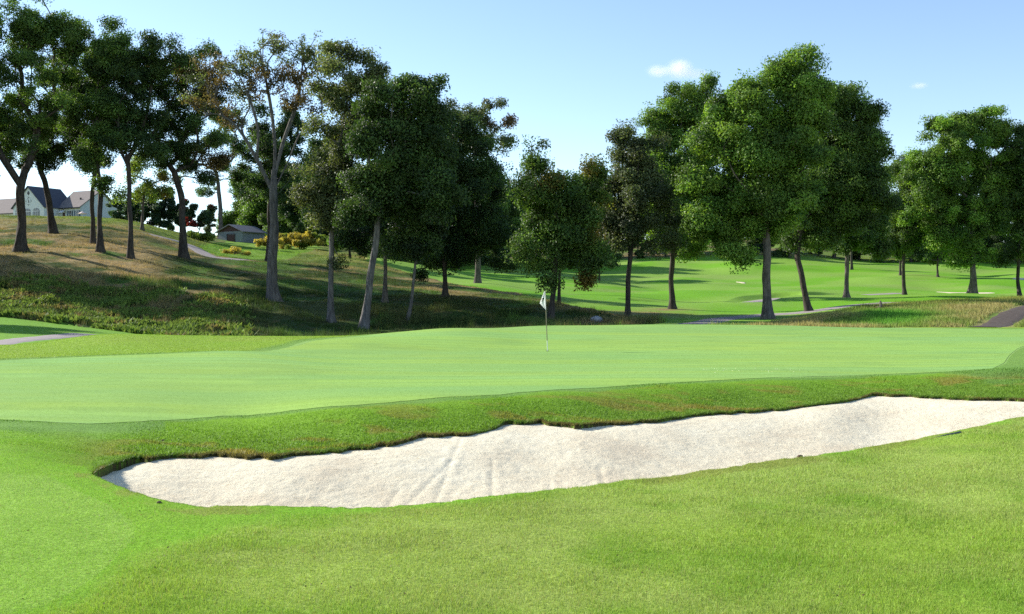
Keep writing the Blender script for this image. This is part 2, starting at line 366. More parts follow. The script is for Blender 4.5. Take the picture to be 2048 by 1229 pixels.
def green_mat():
    t = NT('putting_green_turf'); tc = t.n('TexCoord')
    mp2 = t.n('Mapping'); t.l(tc.outputs['Object'], mp2.inputs[0]); mp2.inputs['Scale'].default_value = (.5, 4.5, 0)
    s2 = t.noise(1.0, 4, mp2.outputs[0], .6); n = t.noise(14, 8, tc.outputs['Object'], .8); big = t.noise(.09, 3, tc.outputs['Object'])
    a = t.n('VertexColor', layer_name='Col'); c = a.outputs[0]
    c = t.mix(c, t.ramp(s2, [(.38, (.95, .955, .94)), (.62, (1.04, 1.035, 1.06))]), 1.0, 'MULTIPLY')
    c = t.mix(c, t.ramp(n, [(.3, (.82, .83, .80)), (.7, (1.14, 1.13, 1.1))]), 1.0, 'MULTIPLY')
    c = t.mix(c, t.ramp(big, [(.35, (1.05, .98, .90)), (.65, (.95, 1.0, 1.06))]), 1.0, 'MULTIPLY')
    p = t.n('BsdfPrincipled'); t.l(c, p.inputs['Base Color']); p.inputs['Roughness'].default_value = .95
    p.inputs['Specular IOR Level'].default_value = .04; p.inputs['Sheen Roughness'].default_value = .5
    b = t.n('Bump'); b.inputs['Strength'].default_value = .35; b.inputs['Distance'].default_value = .008
    t.l(n, b.inputs['Height']); t.l(b.outputs[0], p.inputs['Normal']); t.l(p.outputs[0], t.out.inputs[0]); return t.m
def sand_mat():
    t = NT('bunker_sand'); tc = t.n('TexCoord')
    v = tc.outputs['Object']; n = t.noise(26, 6, v, .75); g = t.noise(.8, 5, v, .65); f = t.noise(90, 3, v, .7)
    mp = t.n('Mapping'); t.l(v, mp.inputs[0]); mp.inputs['Scale'].default_value = (14, 34, 14); pb = t.noise(1, 2, mp.outputs[0], .5)
    c = t.ramp(g, [(.34, (.78, .71, .53)), (.50, (.74, .66, .48)), (.66, (.66, .57, .41))])
    c = t.mix(c, t.ramp(f, [(.30, (.90, .88, .85)), (.5, (1, 1, 1)), (.7, (1.04, 1.04, 1.03))]), 1.0, 'MULTIPLY')
    c = t.mix(c, t.ramp(pb, [(.27, (.74, .67, .58)), (.38, (1, 1, 1))]), 1.0, 'MULTIPLY')
    p = t.n('BsdfPrincipled'); t.l(c, p.inputs['Base Color']); p.inputs['Roughness'].default_value = .95; p.inputs['Specular IOR Level'].default_value = .1
    b = t.n('Bump'); b.inputs['Strength'].default_value = .55; b.inputs['Distance'].default_value = .03
    t.l(n, b.inputs['Height']); b2 = t.n('Bump'); b2.inputs['Strength'].default_value = .5; b2.inputs['Distance'].default_value = .01
    t.l(f, b2.inputs['Height']); t.l(b.outputs[0], b2.inputs['Normal']); t.l(b2.outputs[0], p.inputs['Normal'])
    t.l(p.outputs[0], t.out.inputs[0]); return t.m
M_ground, M_green, M_sand = ground_mat(), green_mat(), sand_mat()
M_path = plain('pale_asphalt', (.30, .26, .25), .9, .15, 3, .12, bump=.1)
M_dark = plain('dark_asphalt', (.085, .066, .054), .9, .2, 4, .35, bump=.2)

def grid_faces(nr, nc):
    i = np.arange(nr * nc).reshape(nr, nc)
    return np.stack([i[:-1, :-1], i[:-1, 1:], i[1:, 1:], i[1:, :-1]], -1).reshape(-1, 4)

# ------------------------------------------------------------------ ground sheet
rows = np.concatenate([np.linspace(-2, 5, 60)[:-1], 5 * (8 / 5) ** np.linspace(0, 1, 70)[:-1], np.arange(8, 23, .03),
                       np.exp(np.linspace(math.log(23), math.log(330), 620)), [360, 420, 600, 1000, 2000]])
AP = 3.0
cu = np.concatenate([-np.geomspace(3, .52, 60)[:-1], np.linspace(-.52, .52, 1150), np.geomspace(.52, 3, 60)[1:]])
YY, UU = np.meshgrid(rows, cu, indexing='ij'); XX = UU * (YY + AP)
ZZ = height(XX, YY)
near = (YY > 7) & (YY < 24)
mm, sz = bunker(XX[near], YY[near]); zz = ZZ[near]
k = mm > .02
zz[k] = sz[k] - .05
ZZ[near] = zz
gi = green_in(XX, YY); gd = np.zeros_like(XX); gd[gi] = polydist(XX[gi], YY[gi], GREEN)
ZZ = np.where(gi & (gd > .4), ZZ - .03, ZZ)
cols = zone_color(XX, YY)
cn = cols[near]; cn[mm > .0] = (.085, .075, .032); cols[near] = cn      # cut soil under the turf edge
g = mesh('ground', np.stack([XX, YY, ZZ], -1).reshape(-1, 3), [grid_faces(*XX.shape)], M_ground, col=cols.reshape(-1, 3))
tag(g, kind='structure')

# putting green sheet
us = np.linspace(-400, 2260, 700); a = np.interp(us, _gn[:, 0], _gn[:, 1]); b = np.interp(us, _gf[:, 0], _gf[:, 1])
a = a + (vnoise(us * .05, us * 0, 2) - .5) * .08
ts = np.linspace(0, 1, 260)[:, None]; Yg = a * (1 - ts) + b * ts; Xg = (us - 1024) / F * Yg
Zg = height(Xg, Yg) + .005
o = mesh('putting_green', np.stack([Xg, Yg, Zg], -1).reshape(-1, 3), [grid_faces(*Xg.shape)], M_green, col=green_color(Xg, Yg).reshape(-1, 3))
tag(o, kind='structure')

# bunker sand
us = np.linspace(183.5, 2349, 1500); f_, b_ = bunker_edges(us); f_ = f_ - .04; b_ = b_ + .04
ts = np.linspace(0, 1, 200)[:, None]; Ys = f_ * (1 - ts) + b_ * ts; Xs = (us - 1024) / F * Ys
_, Zs = bunker(Xs, Ys)
lump = (fbm(Xs * 9, Ys * 9, 201, 3) - .5) * .013 + (fbm(Xs * .8, Ys * .8, 205, 3) - .5) * .04
ang = Xs * .85 + Ys * .55
rk = np.zeros_like(Xs)
for (px0, py0, px1, py1) in [(930,870,870,960),(905,900,770,985),(985,895,985,965),(1100,905,1105,965),(560,950,450,1000),(640,960,570,1000),(1200,890,1215,940),(1780,800,1860,812),(800,930,720,1000)]:
    d0 = hit(px0, py0); d1 = hit(px1, py1); P = [WP(px0, d0 * 1.03), WP(px1, d1 * 1.12)]
    dd = polydist(Xs, Ys, P, False); rk -= .0035 * np.exp(-(dd / .03) ** 2) - .002 * np.exp(-((dd - .08) / .04) ** 2)
tt = np.minimum(ts, 1 - ts) * (b_ - f_)
Zs = Zs + (lump + rk) * np.clip(tt / .3, 0, 1)
o = mesh('bunker_sand', np.stack([Xs, Ys, Zs], -1).reshape(-1, 3), [grid_faces(*Xs.shape)], M_sand)
tag(o, kind='structure')

# cart paths: thin sheets following the ground
def ribbon(L, hw, name, mat, lift=.035, nw=7):
    L = interp_line(L, 3) if len(L) < 60 else L
    T = np.gradient(L, axis=0); T /= np.linalg.norm(T, axis=1)[:, None] + 1e-9; N = np.stack([-T[:, 1], T[:, 0]], 1)
    w = np.linspace(-1, 1, nw)[None, :, None]; jit = 1 + (vnoise(np.arange(len(L)) * .3, np.zeros(len(L)), 4) - .5) * .15
    P = L[:, None] + N[:, None] * w * hw * jit[:, None, None]
    Z = height(P[..., 0], P[..., 1]) + lift; Z[:, 0] -= .08; Z[:, -1] -= .08
    return tag(mesh(name, np.concatenate([P, Z[..., None]], -1).reshape(-1, 3), [grid_faces(len(L), nw)], mat), kind='structure')
for (L, hw), (_, _, c) in zip(_PD, PATHS):
    ribbon(L, hw, 'path', M_path if c == 'pale' else M_dark)

# distant bunkers: pale sand patches sunk under a dark turf lip
M_farsand = plain('far_bunker_sand', (.62, .53, .38), .95, .1, 2, .12)
for cx, cy, rx, ry in [(1925, 580.5, 52, 3.6), (1483, 567, 8, 1.6), (2052, 559, 24, 2.4)]:
    d = hit(cx, cy, 80); X0, Y0 = WP(cx, d); n = 64; th = np.linspace(0, 2 * math.pi, n, endpoint=False)
    wob = 1 + .22 * np.sin(3 * th + cx) + .10 * np.sin(5 * th)
    R = rx * d / F; dep = abs(hit(cx, cy - ry, 80) - hit(cx, cy + ry, 80)) / 2; dep = min(max(dep, 1.6), 6)
    V = [[(X0, Y0)]]
    for q in (.3, .6, .85, 1.0): V.append(np.stack([X0 + R * wob * q * np.cos(th), Y0 + dep * wob * q * np.sin(th)], 1))
    V = np.concatenate(V); Z = height(V[:, 0], V[:, 1]) + .05; Z[-n:] -= .1
    i = np.arange(n); j = (i + 1) % n; tri = np.stack([np.zeros(n, int), 1 + i, 1 + j], 1)
    qd = np.concatenate([np.stack([1 + q * n + i, 1 + (q + 1) * n + i, 1 + (q + 1) * n + j, 1 + q * n + j], 1) for q in range(3)])
    tag(mesh('far_bunker_sand', np.concatenate([V, Z[:, None]], 1), [tri, qd], M_farsand), kind='structure')

# ------------------------------------------------------------------ turf blades and wild grass (stuff)
def blades(name, P, h, w, colr, mat, lean=.5, label=None, cat='grass', two=False):
    n = len(P); th = rng.uniform(0, 2 * math.pi, n); ph = rng.uniform(0, 2 * math.pi, n)
    sx = np.cos(th) * w / 2; sy = np.sin(th) * w / 2; ln = lean * h * rng.uniform(.2, 1.2, n)
    tip = P + np.stack([np.cos(ph) * ln, np.sin(ph) * ln, h * rng.uniform(.6, 1, n)], 1)
    b0 = P - np.stack([sx, sy, np.full(n, .01)], 1); b1 = P + np.stack([sx, sy, np.full(n, -.01)], 1)
    i = np.arange(n)
    if two:   # broad leaf: four corners
        mid = (P + tip) / 2 + np.stack([sx, sy, 0 * sx], 1) * 1.4; mid2 = (P + tip) / 2 - np.stack([sx, sy, 0 * sx], 1) * 1.4
        V = np.stack([P, mid, tip, mid2], 1).reshape(-1, 3); f = np.stack([4 * i, 4 * i + 1, 4 * i + 2, 4 * i + 3], 1); cc = np.repeat(colr, 4, 0)
    else:
        V = np.stack([b0, b1, tip], 1).reshape(-1, 3); f = np.stack([3 * i, 3 * i + 1, 3 * i + 2], 1); cc = np.repeat(colr, 3, 0)
    o = mesh(name, V, [f], mat, col=np.clip(cc, .005, .9), smooth=False)
    return tag(o, label, cat, kind='stuff')
def scatter(n, u0, u1, d0, d1, p=1.0):
    u = rng.uniform(u0, u1, n); t = rng.uniform(0, 1, n)
    d = (d0 ** p + t * (d1 ** p - d0 ** p)) ** (1 / p)
    return (u - 1024) / F * d, d
# foreground rough in front of the bunker
X, Y = scatter(820000, -160, 2210, 4.9, 16.5, .55)
m, sz = bunker(X, Y); u = PX(X, Y); f, b = bunker_edges(u)
front = (Y < f - .01) | (u < 183)
ap = inpoly(X, Y, APRON); s = front & ~green_in(X, Y) & ~((u < 183) & (Y > 13))
X, Y, ap, f = X[s], Y[s], ap[s], f[s]; Z = height(X, Y, False)
c = zone_color(X + rng.normal(0, .14, len(X)), Y + rng.normal(0, .14, len(X))); c = c * rng.uniform(.8, 1.4, (len(X), 1)) * rng.uniform(.94, 1.06, (len(X), 3))
dry = rng.random(len(X)) < .05; c[dry] = np.array((.34, .30, .14)) * rng.uniform(.7, 1.2, (dry.sum(), 1))
tuft = fbm(X * 3, Y * 3, 301, 3)
cz = coarse(X, Y) * ~ap; sm = cz < .5
h = (.014 + cz * (.006 + .024 * tuft * sst(.3, .6, fbm(X / .5, Y / .5, 305, 3)))) * rng.uniform(.6, 1.2, len(X)); w = np.where(sm, .005, .0052) * (Y / 8) ** .5
blades('foreground_grass', np.stack([X, Y, Z], 1), h, w, c, M_blade, .8, 'short green turf blades of the rough in front of the bunker')
# bank between bunker and green, with an overhanging fringe along the lip
X, Y = scatter(470000, -160, 2260, 9.5, 25, 1); u = PX(X, Y); f, b = bunker_edges(u); gn = np.interp(u, _gn[:, 0], _gn[:, 1])
s = (Y > b) & (Y < gn - .02) & (u > 183) | ((u <= 183) & (Y > 12.5) & (Y < gn))
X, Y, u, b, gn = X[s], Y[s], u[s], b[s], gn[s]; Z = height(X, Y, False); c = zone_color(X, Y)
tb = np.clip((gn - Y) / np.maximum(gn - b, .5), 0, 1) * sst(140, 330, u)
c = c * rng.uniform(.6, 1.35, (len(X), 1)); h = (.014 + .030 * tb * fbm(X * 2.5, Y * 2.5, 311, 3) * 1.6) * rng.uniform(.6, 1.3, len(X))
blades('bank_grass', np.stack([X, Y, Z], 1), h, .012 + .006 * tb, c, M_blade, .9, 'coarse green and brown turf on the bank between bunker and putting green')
u = rng.uniform(186, 2340, 60000); f, b = bunker_edges(u); back = rng.random(len(u)) < .75
d = np.where(back, b + rng.uniform(-.02, .10, len(u)), f - rng.uniform(-.01, .06, len(u)))
X = (u - 1024) / F * d; Z = height(X, d, False) - .01
c = np.where(back[:, None], lerp3((.11, .20, .03), (.17, .15, .05), sst(.45, .6, fbm(X * 1.3, d, 321, 3))), np.array((.13, .25, .035))) * rng.uniform(.5, 1.3, (len(u), 1))
blades('bunker_lip_grass', np.stack([X, d, Z], 1), np.where(back, .035, .015) * rng.uniform(.5, 1.2, len(u)), .012, c, M_blade, 1.1, 'ragged turf fringe overhanging the edge of the sand bunker')
# close-cut stubble of the putting green
X, Y = scatter(420000, -160, 2240, 14, 54, .6); u = PX(X, Y); a_, b_2 = np.interp(u, _gn[:, 0], _gn[:, 1]), np.interp(u, _gf[:, 0], _gf[:, 1])
s = (Y > a_ - .10) & (Y < b_2 + .2); X, Y = X[s], Y[s]
c = green_color(X, Y)
c = c * rng.uniform(.75, 1.3, (len(X), 1))
blades('green_turf', np.stack([X, Y, height(X, Y) + .005], 1), np.full(len(X), .008), .012 * (Y / 20) ** .7, c, M_blade, 1.2, 'close-cut turf of the putting green')
def litter(name, px, py, size, colr, label, cat):
    P = []
    for a, b in zip(px, py):
        d = hit(a, b); X1, Y1 = WP(a, d); P.append((X1, Y1, float(height(np.array([X1]), np.array([Y1]), False)[0]) + .02))
    P = np.array(P); n = len(P)
    return blades(name, P, size * rng.uniform(.5, 1.3, n), size * .8, np.asarray(colr) * rng.uniform(.6, 1.3, (n, 1)), M_blade, 1.6, label, cat, True)
litter('turf_debris', rng.uniform(1405, 1600, 60), 742 + rng.normal(0, 2.5, 60), .016, (.75, .72, .62), 'pale specks of debris scattered over the putting green', 'debris')
litter('fallen_leaves', np.r_[rng.uniform(20, 2030, 90), rng.uniform(190, 300, 26)], np.r_[rng.uniform(1030, 1225, 90), rng.uniform(990, 1040, 26)], .011, (.15, .11, .05), 'small dry leaves lying in the foreground turf', 'fallen leaves')
# turf of the mound and fringe behind the green
X, Y = scatter(160000, -100, 1000, 26, 50, 1); s = ~green_in(X, Y) & (polydist(X, Y, GREEN) > .5) & (Y < np.interp(PX(X, Y), [0, 230, 460, 900], [38, 42, 44, 48]) + 2)
X, Y = X[s], Y[s]; c = zone_color(X, Y) * rng.uniform(.7, 1.35, (len(X), 1))
blades('mound_grass', np.stack([X, Y, height(X, Y)], 1), rng.uniform(.010, .022, len(X)), .03, c, M_blade, 1.1, 'mown turf on the low mound behind the left of the putting green')

def wild(name, n, uA, uB, dA, dB, poly, hfun, colfun, label, dens=None, lw=.035, per=7, two=False, cat='grass', lean=.45):
    X, Y = scatter(n, uA, uB, dA, dB, 1.6); s = inpoly(X, Y, poly) & (path_dist(X, Y) > .25)
    X, Y = X[s], Y[s]
    if dens is not None:
        s = rng.random(len(X)) < dens(X, Y); X, Y = X[s], Y[s]
    ht = hfun(X, Y); ct = colfun(X, Y)
    X = np.repeat(X, per) + rng.normal(0, .16, len(X) * per); Y = np.repeat(Y, per) + rng.normal(0, .16, len(Y) * per)
    ht = np.repeat(ht, per) * rng.uniform(.45, 1.15, len(X)); ct = np.repeat(ct, per, 0) * rng.uniform(.65, 1.35, (len(X), 1))
    Z = height(X, Y, False)
    return blades(name, np.stack([X, Y, Z], 1), ht, lw * rng.uniform(.6, 1.4, len(X)), ct, M_wild, lean, label, cat, two)
def hill_h(X, Y):
    low = 1 - sst(92, 104, Y); return .10 + (.16 + .60 * low) * sst(.35, .75, fbm(X / 3, Y / 3, 401)) * 1.1
def hill_c(X, Y):
    c = zone_color(X, Y); return np.clip(c * 1.15, .01, 1)
wild('hillside_grass', 90000, -420, 1330, 58, 170, ROUGH, hill_h, hill_c, 'long rough grass, part green and part straw coloured, covering the shaded hillside')
def lowbank(X, Y):
    u = PX(X, Y); return sst(.38, .55, fbm(X / 2.2, Y / 2.2, 411)) * (1 - sst(88, 94, Y)) * (1 - sst(330, 520, u))
wild('leafy_ground_cover', 70000, -420, 560, 66, 94, ROUGH, lambda X, Y: .2 + .5 * fbm(X / 2, Y / 2, 421),
     lambda X, Y: lerp3(lerp3((.13, .21, .045), (.17, .24, .05), fbm(X / 1.5, Y / 1.5, 431)), (.21, .18, .07), sst(.55, .7, fbm(X / 1.2, Y / 1.2, 441))),
     'leafy weeds and vines sprawling over the sunlit foot of the hillside', lowbank, .16, 5, True, 'ground cover', .8)
def mound_h(X, Y):
    back = sst(77, 82, Y); return (.16 + .30 * fbm(X / 1.5, Y / 1.5, 451)) * (1 - back) + back * (.30 + .35 * fbm(X / 3, Y / 3, 461))
def mound_c(X, Y):
    c = lerp3((.20, .27, .06), (.36, .32, .13), sst(.42, .58, fbm(X / 2.5, Y / 2, 131)))
    k = np.clip(np.exp(-((PX(X, Y) - 1790) / 70) ** 2 - ((Y - 65) / 6) ** 2) * 1.5, 0, 1)
    c = lerp3(c, (.13, .33, .04), k); return lerp3(c, (.27, .30, .07), sst(76, 82, Y))
wild('wild_mound_grass', 42000, 1410, 2300, 55, 112, MOUND, mound_h, mound_c, 'dry brown and green wild grass on the mound behind the right of the green', lw=.04)

# ------------------------------------------------------------------ trees
def frame(d):
    d = d / (np.linalg.norm(d) + 1e-9); a = np.array((0, 0, 1.)) if abs(d[2]) < .9 else np.array((1., 0, 0))
    x = np.cross(a, d); x /= np.linalg.norm(x); return x, np.cross(d, x)
def tube_path(P, R, k=14, bark=.0, seed=0):
    """smooth lofted tube through points P with radii R"""
    P = np.asarray(P, float); R = np.asarray(R, float); Vs = []
    t = np.gradient(P, axis=0); th = np.linspace(0, 2 * math.pi, k, endpoint=False); pv = None
    for i in range(len(P)):
        d = t[i] / (np.linalg.norm(t[i]) + 1e-9)
        if pv is None: x, y = frame(d)
        else:
            x = pv - d * pv.dot(d); x /= np.linalg.norm(x); y = np.cross(d, x)
        pv = x
        r = R[i] * (1 + bark * (vnoise(np.cos(th) * 3 + seed, np.sin(th) * 3 + i * .25, 9) - .5))
        Vs.append(P[i] + np.outer(np.cos(th) * r, x) + np.outer(np.sin(th) * r, y))
    V = np.concatenate(Vs); n = len(P); i = np.arange(n - 1)[:, None] * k; j = np.arange(k)[None]; j2 = (j + 1) % k
    f = np.stack([i + j, i + j2, i + k + j2, i + k + j], -1).reshape(-1, 4)
    return V, f
def tubes(A, B, RA, RB, k=5):
    """many separate tapered segments at once"""
    D = B - A; L = np.linalg.norm(D, axis=1)[:, None] + 1e-9; D = D / L
    a = np.where(np.abs(D[:, 2:3]) < .9, np.array([[0, 0, 1.]]), np.array([[1., 0, 0]]))
    x = np.cross(a, D); x /= np.linalg.norm(x, axis=1)[:, None]; y = np.cross(D, x)
    th = np.linspace(0, 2 * math.pi, k, endpoint=False); cs, sn = np.cos(th)[None, :, None], np.sin(th)[None, :, None]
    ring = cs * x[:, None] + sn * y[:, None]
    V = np.concatenate([A[:, None] + ring * RA[:, None, None], (B + D * .02)[:, None] + ring * RB[:, None, None]], 1)
    n = len(A); i = np.arange(n)[:, None] * 2 * k; j = np.arange(k)[None]; j2 = (j + 1) % k
    return V.reshape(-1, 3), np.stack([i + j, i + j2, i + k + j2, i + k + j], -1).reshape(-1, 4)

def bark_mat(name, dark, light, sc=1):
    t = NT(name); tc = t.n('TexCoord'); mp = t.n('Mapping'); t.l(tc.outputs['Object'], mp.inputs[0]); mp.inputs['Scale'].default_value = (7 * sc, 7 * sc, 1.3 * sc)
    f = t.noise(1, 6, mp.outputs[0], .7); g = t.noise(.9, 4, tc.outputs['Object'])
    c = t.mix(t.ramp(f, [(.35, dark), (.65, light)]), t.ramp(g, [(.35, (.75, .75, .78)), (.7, (1.2, 1.18, 1.12))]), 1.0, 'MULTIPLY')
    p = t.n('BsdfPrincipled'); t.l(c, p.inputs['Base Color']); p.inputs['Roughness'].default_value = .9; p.inputs['Specular IOR Level'].default_value = .15
    b = t.n('Bump'); b.inputs['Strength'].default_value = .8; b.inputs['Distance'].default_value = .08
    t.l(f, b.inputs['Height']); t.l(b.outputs[0], p.inputs['Normal']); t.l(p.outputs[0], t.out.inputs[0]); return t.m
BARK = {'dark': bark_mat('dark_bark', (.035, .030, .026), (.10, .085, .07)),
        'mid': bark_mat('grey_brown_bark', (.07, .06, .05), (.19, .165, .14)),
        'pale': bark_mat('pale_grey_bark', (.065, .06, .058), (.20, .185, .17))}
PAL = {  # leaf colours
 'deep': ((.026, .054, .018), (.085, .145, .036)),
 'mid': ((.036, .078, .019), (.135, .220, .044)),
 'bright': ((.050, .110, .020), (.205, .325, .052)),
 'olive': ((.075, .100, .035), (.155, .180, .075)),
 'grey': ((.055, .080, .035), (.150, .180, .085)),
 'lime': ((.13, .20, .03), (.24, .30, .06)),
 'blue': ((.030, .065, .030), (.060, .105, .045)),
}
ACC = {'brown': (.135, .098, .040), 'rust': (.24, .09, .03), 'gold': (.22, .165, .03), 'grey': (.17, .12, .085), 'red': (.30, .04, .04), 'yellow': (.52, .42, .09)}

def grow(name, seed, trunk, lobes, nclump, per, leaf, pal, bark='dark', accent=None, acc_amt=0., spread=.75, limbs=(), twigs=True, bough=1.0):
    """trunk: list of (x,y,z,r) local; lobes: (x,y,z,rx,ry,rz) local. Returns (wood V,f), (leaf V,f,col)"""
    R = np.random.default_rng(seed)
    tp = np.array(trunk, float)
    # smooth resample of the trunk with a root flare
    n = max(10, len(tp) * 7); q = np.linspace(0, len(tp) - 1, n)
    tr = np.stack([pchip(np.arange(len(tp)), tp[:, k], q) for k in range(4)], 1)
    bend = (fbm(tr[:, 2] / 3 + seed, tr[:, 2] * 0, seed, 2) - .5) * .35; tr[:, 0] += bend * np.clip(tr[:, 2] / 3, 0, 1)
    tr[:, 3] *= 1 + .55 * np.exp(-np.maximum(tr[:, 2] - tr[0, 2], 0) / (1.6 * tp[0, 3] + .05))
    bot = tr[0].copy(); bot[2] -= .5; bot[3] *= 1.15; tr = np.vstack([bot, tr])
    Vw, Fw = [], []; off = 0
    def addw(V, f):
        nonlocal off
        Vw.append(V); Fw.append(f + off); off += len(V)
    addw(*tube_path(tr[:, :3], tr[:, 3], 16, .35, seed))
    # attractors
    lobes = np.array(lobes, float); vol = (lobes[:, 3] * lobes[:, 4] * lobes[:, 5]) ** .8
    cnt = np.maximum(3, (nclump * 1.0 * vol / vol.sum())).astype(int); att = []
    BC = []; bt_ = []; nbt = 0
    for l, c in zip(lobes, cnt):      # boughs on the shell of each lobe, leaf clumps gathered round each bough
        nb = max(2, int(c / 5)); v = R.normal(size=(nb, 3)); v /= np.linalg.norm(v, axis=1)[:, None]; rr = R.uniform(.15, 1, nb) ** .45
        bc = v * rr[:, None] * l[3:6] * (1 + .20 * R.normal(size=(nb, 1)).clip(-1, 1.8)) + l[:3]
        w = R.integers(0, nb, c); sg = (.26 + .065 * l[3:6].mean()) * bough
        bt_.append(w + nbt); nbt += nb; att.append(bc[w] + R.normal(size=(c, 3)).clip(-1.7, 1.7) * sg * np.array((1, 1, .8))); BC.append(bc[w])
    att = np.concatenate(att); BC = np.concatenate(BC); bt_ = np.concatenate(bt_); btone = R.uniform(.62, 1.38, nbt)
    base = tr[-1, :3]; start = int(len(tr) * .45)
    N = [tuple(p[:3]) for p in tr[start:]]; par = [-1] * len(N); trr = list(tr[start:, 3])
    for lb in limbs:      # hand-placed main limbs: list of (x,y,z)
        L = interp_line(np.array(lb), 4); k0 = int(np.argmin(np.linalg.norm(np.array(N)[:, :3] - L[0], axis=1))); prev = k0
        for p in L[1:]:
            N.append(tuple(p)); par.append(prev); trr.append(0); prev = len(N) - 1
    order = np.argsort(np.linalg.norm(att - base, axis=1)); tips = []; tipb = []
    Na = np.zeros((len(N) + len(att) * 14, 3)); Na[:len(N)] = N; nn = len(N)
    depth = np.zeros(len(Na)); depth[:nn] = [np.linalg.norm(np.array(p) - base) if p is not None else 0 for p in N]
    for k in order:
        a = att[k]; dv = a - Na[:nn]; dist = np.linalg.norm(dv, axis=1)
        upcost = np.clip(-dv[:, 2], 0, None) * .9
        j = int(np.argmin(dist + .35 * depth[:nn] + upcost)); s = Na[j]; D = dist[j]; m = max(1, int(D / .9))
        m = min(m, 12); prev = j
        side = R.normal(size=3) * .10 * D; side[2] = abs(side[2]) * .4 + .06 * D
        for q in range(1, m + 1):
            t = q / m; p = s * (1 - t) + a * t + side * math.sin(math.pi * t) + R.normal(size=3) * .04 * (q < m)
            Na[nn] = p; depth[nn] = depth[prev] + D / m; par.append(prev); trr.append(0); prev = nn; nn += 1
        tips.append(prev); tipb.append(k)
    par = np.array(par); P = Na[:nn]
    w = np.zeros(nn); w[tips] += 1
    for k in range(nn - 1, -1, -1):
        if par[k] >= 0 and k >= 0: w[par[k]] += w[k]
    top = max(trr[-1] if False else tr[-1, 3], .05); tot = max(w.max(), 1)
    rad = .016 + (top * 1.0) * (w / tot) ** .54
    for k in range(nn):
        if trr[k] > 0: rad[k] = trr[k]
    child = np.array([k for k in range(nn) if par[k] >= 0])
    ra = np.minimum(rad[par[child]], rad[child] * 1.35); rb = rad[child]
    if not twigs:
        s = rb > .03; child, ra, rb = child[s], ra[s], rb[s]
    addw(*tubes(P[par[child]], P[child], ra, rb, 6))
    # fine bare twigs fanning out of each clump
    Vw = np.concatenate(Vw); Fw = np.concatenate(Fw)
    # leaves: clumps around tips and along the last stretch
    cl = P[np.array(tips)]; bcen = BC[np.array(tipb)]; nc = len(cl); ctr = lobes[:, :3].mean(0)
    lo, hi = np.array(PAL[pal][0]), np.array(PAL[pal][1])
    ct = R.random(nc)[:, None]; ccol = (lo * (1 - ct) + hi * ct) * btone[bt_[np.array(tipb)]][:, None]
    if accent and acc_amt > .05:
        ap = fbm(cl[:, 0] / 2.6 + seed, cl[:, 2] / 2.6, seed + 5, 2); s = sst(.74 - acc_amt * .6, .84 - acc_amt * .6, ap)[:, None]
        ccol = ccol * (1 - s) + np.array(ACC[accent]) * R.uniform(.6, 1.2, (nc, 1)) * s
    pc = np.maximum(4, (per * 2.9 * R.uniform(.35, 1.5, nc))).astype(int); idx = np.repeat(np.arange(nc), pc); nl = len(idx)
    cs = spread * R.uniform(.65, 1.25, nc)
    g = R.normal(size=(nl, 3)); g = g.clip(-1.7, 1.7); g[:, 2] *= .75
    pos = cl[idx] + g * cs[idx, None] * .50
    outw = pos - bcen[idx]; outw /= np.linalg.norm(outw, axis=1)[:, None] + 1e-6
    nrm = R.normal(size=(nl, 3)) * .55 + outw * .85 + np.array((0, 0, .35)); nrm /= np.linalg.norm(nrm, axis=1)[:, None]
    tg = np.cross(nrm, R.normal(size=(nl, 3))); tg /= np.linalg.norm(tg, axis=1)[:, None]; bt = np.cross(nrm, tg)
    sz = leaf * .64 * R.uniform(.6, 1.3, nl)[:, None]
    V = np.stack([pos - tg * sz * .55, pos + bt * sz * .36 + nrm * sz * .10, pos + tg * sz * .6 - nrm * sz * .08, pos - bt * sz * .36 + nrm * sz * .10], 1)
    i = np.arange(nl)[:, None] * 4 + np.arange(4)[None]
    col = ccol[idx] * R.uniform(.82, 1.2, (nl, 1)) * R.uniform(.93, 1.07, (nl, 3))
    return (Vw, Fw), (V.reshape(-1, 3), i, np.repeat(col, 4, 0))

def tree(label, base, trunk, lobes, pal, bark='dark', nclump=260, per=75, leaf=.27, accent=None, acc_amt=0, spread=.85, limbs=(), d=None, group=None, name='broadleaf_tree', cat='tree', lo=58, depthk=.95, seed=None, yoff=0):
    """base (px,py) on the photo, trunk [(px,py,width_px)], lobes [(cx,cy,rx,ry)] in photo px, turned into metres at the tree's distance"""
    if d is None: d = hit(base[0], base[1], lo)
    k = d / F; x0 = (base[0] - 1024) * k; z0 = float(height(np.array([x0]), np.array([d]))[0])
    zb = Zy(d, base[1])
    seed = seed or int(base[0] * 7 + base[1]); R = np.random.default_rng(seed + 1)
    T = [(0, 0, 0, trunk[0][2] * k * .39)]
    for px, py, w in trunk[1:]: T.append(((px - base[0]) * k, R.normal() * .25, (base[1] - py) * k + (zb - z0), w * k * .355))
    L = []
    for cx, cy, rx, ry in lobes:
        r = (rx + ry) / 2 * k
        L.append(((cx - base[0]) * k, R.uniform(-.55, .55) * r + yoff, (base[1] - cy) * k + (zb - z0), rx * k * 1.15, r * depthk, ry * k * 1.10))
    LB = [[((px - base[0]) * k, yy, (base[1] - py) * k + (zb - z0)) for px, py, yy in lb] for lb in limbs]
    (Vw, Fw), (Vl, Fl, cl) = grow(name, seed, T, L, nclump, per, leaf, pal, bark, accent, acc_amt, spread, LB)
    e = tag(empty(name, (x0, d, z0)), label, cat, group)
    mesh('trunk', Vw, [Fw], BARK[bark], e); mesh('crown', Vl, [Fl], M_leaf, e, cl, smooth=False)
    return e

exec_trees = True
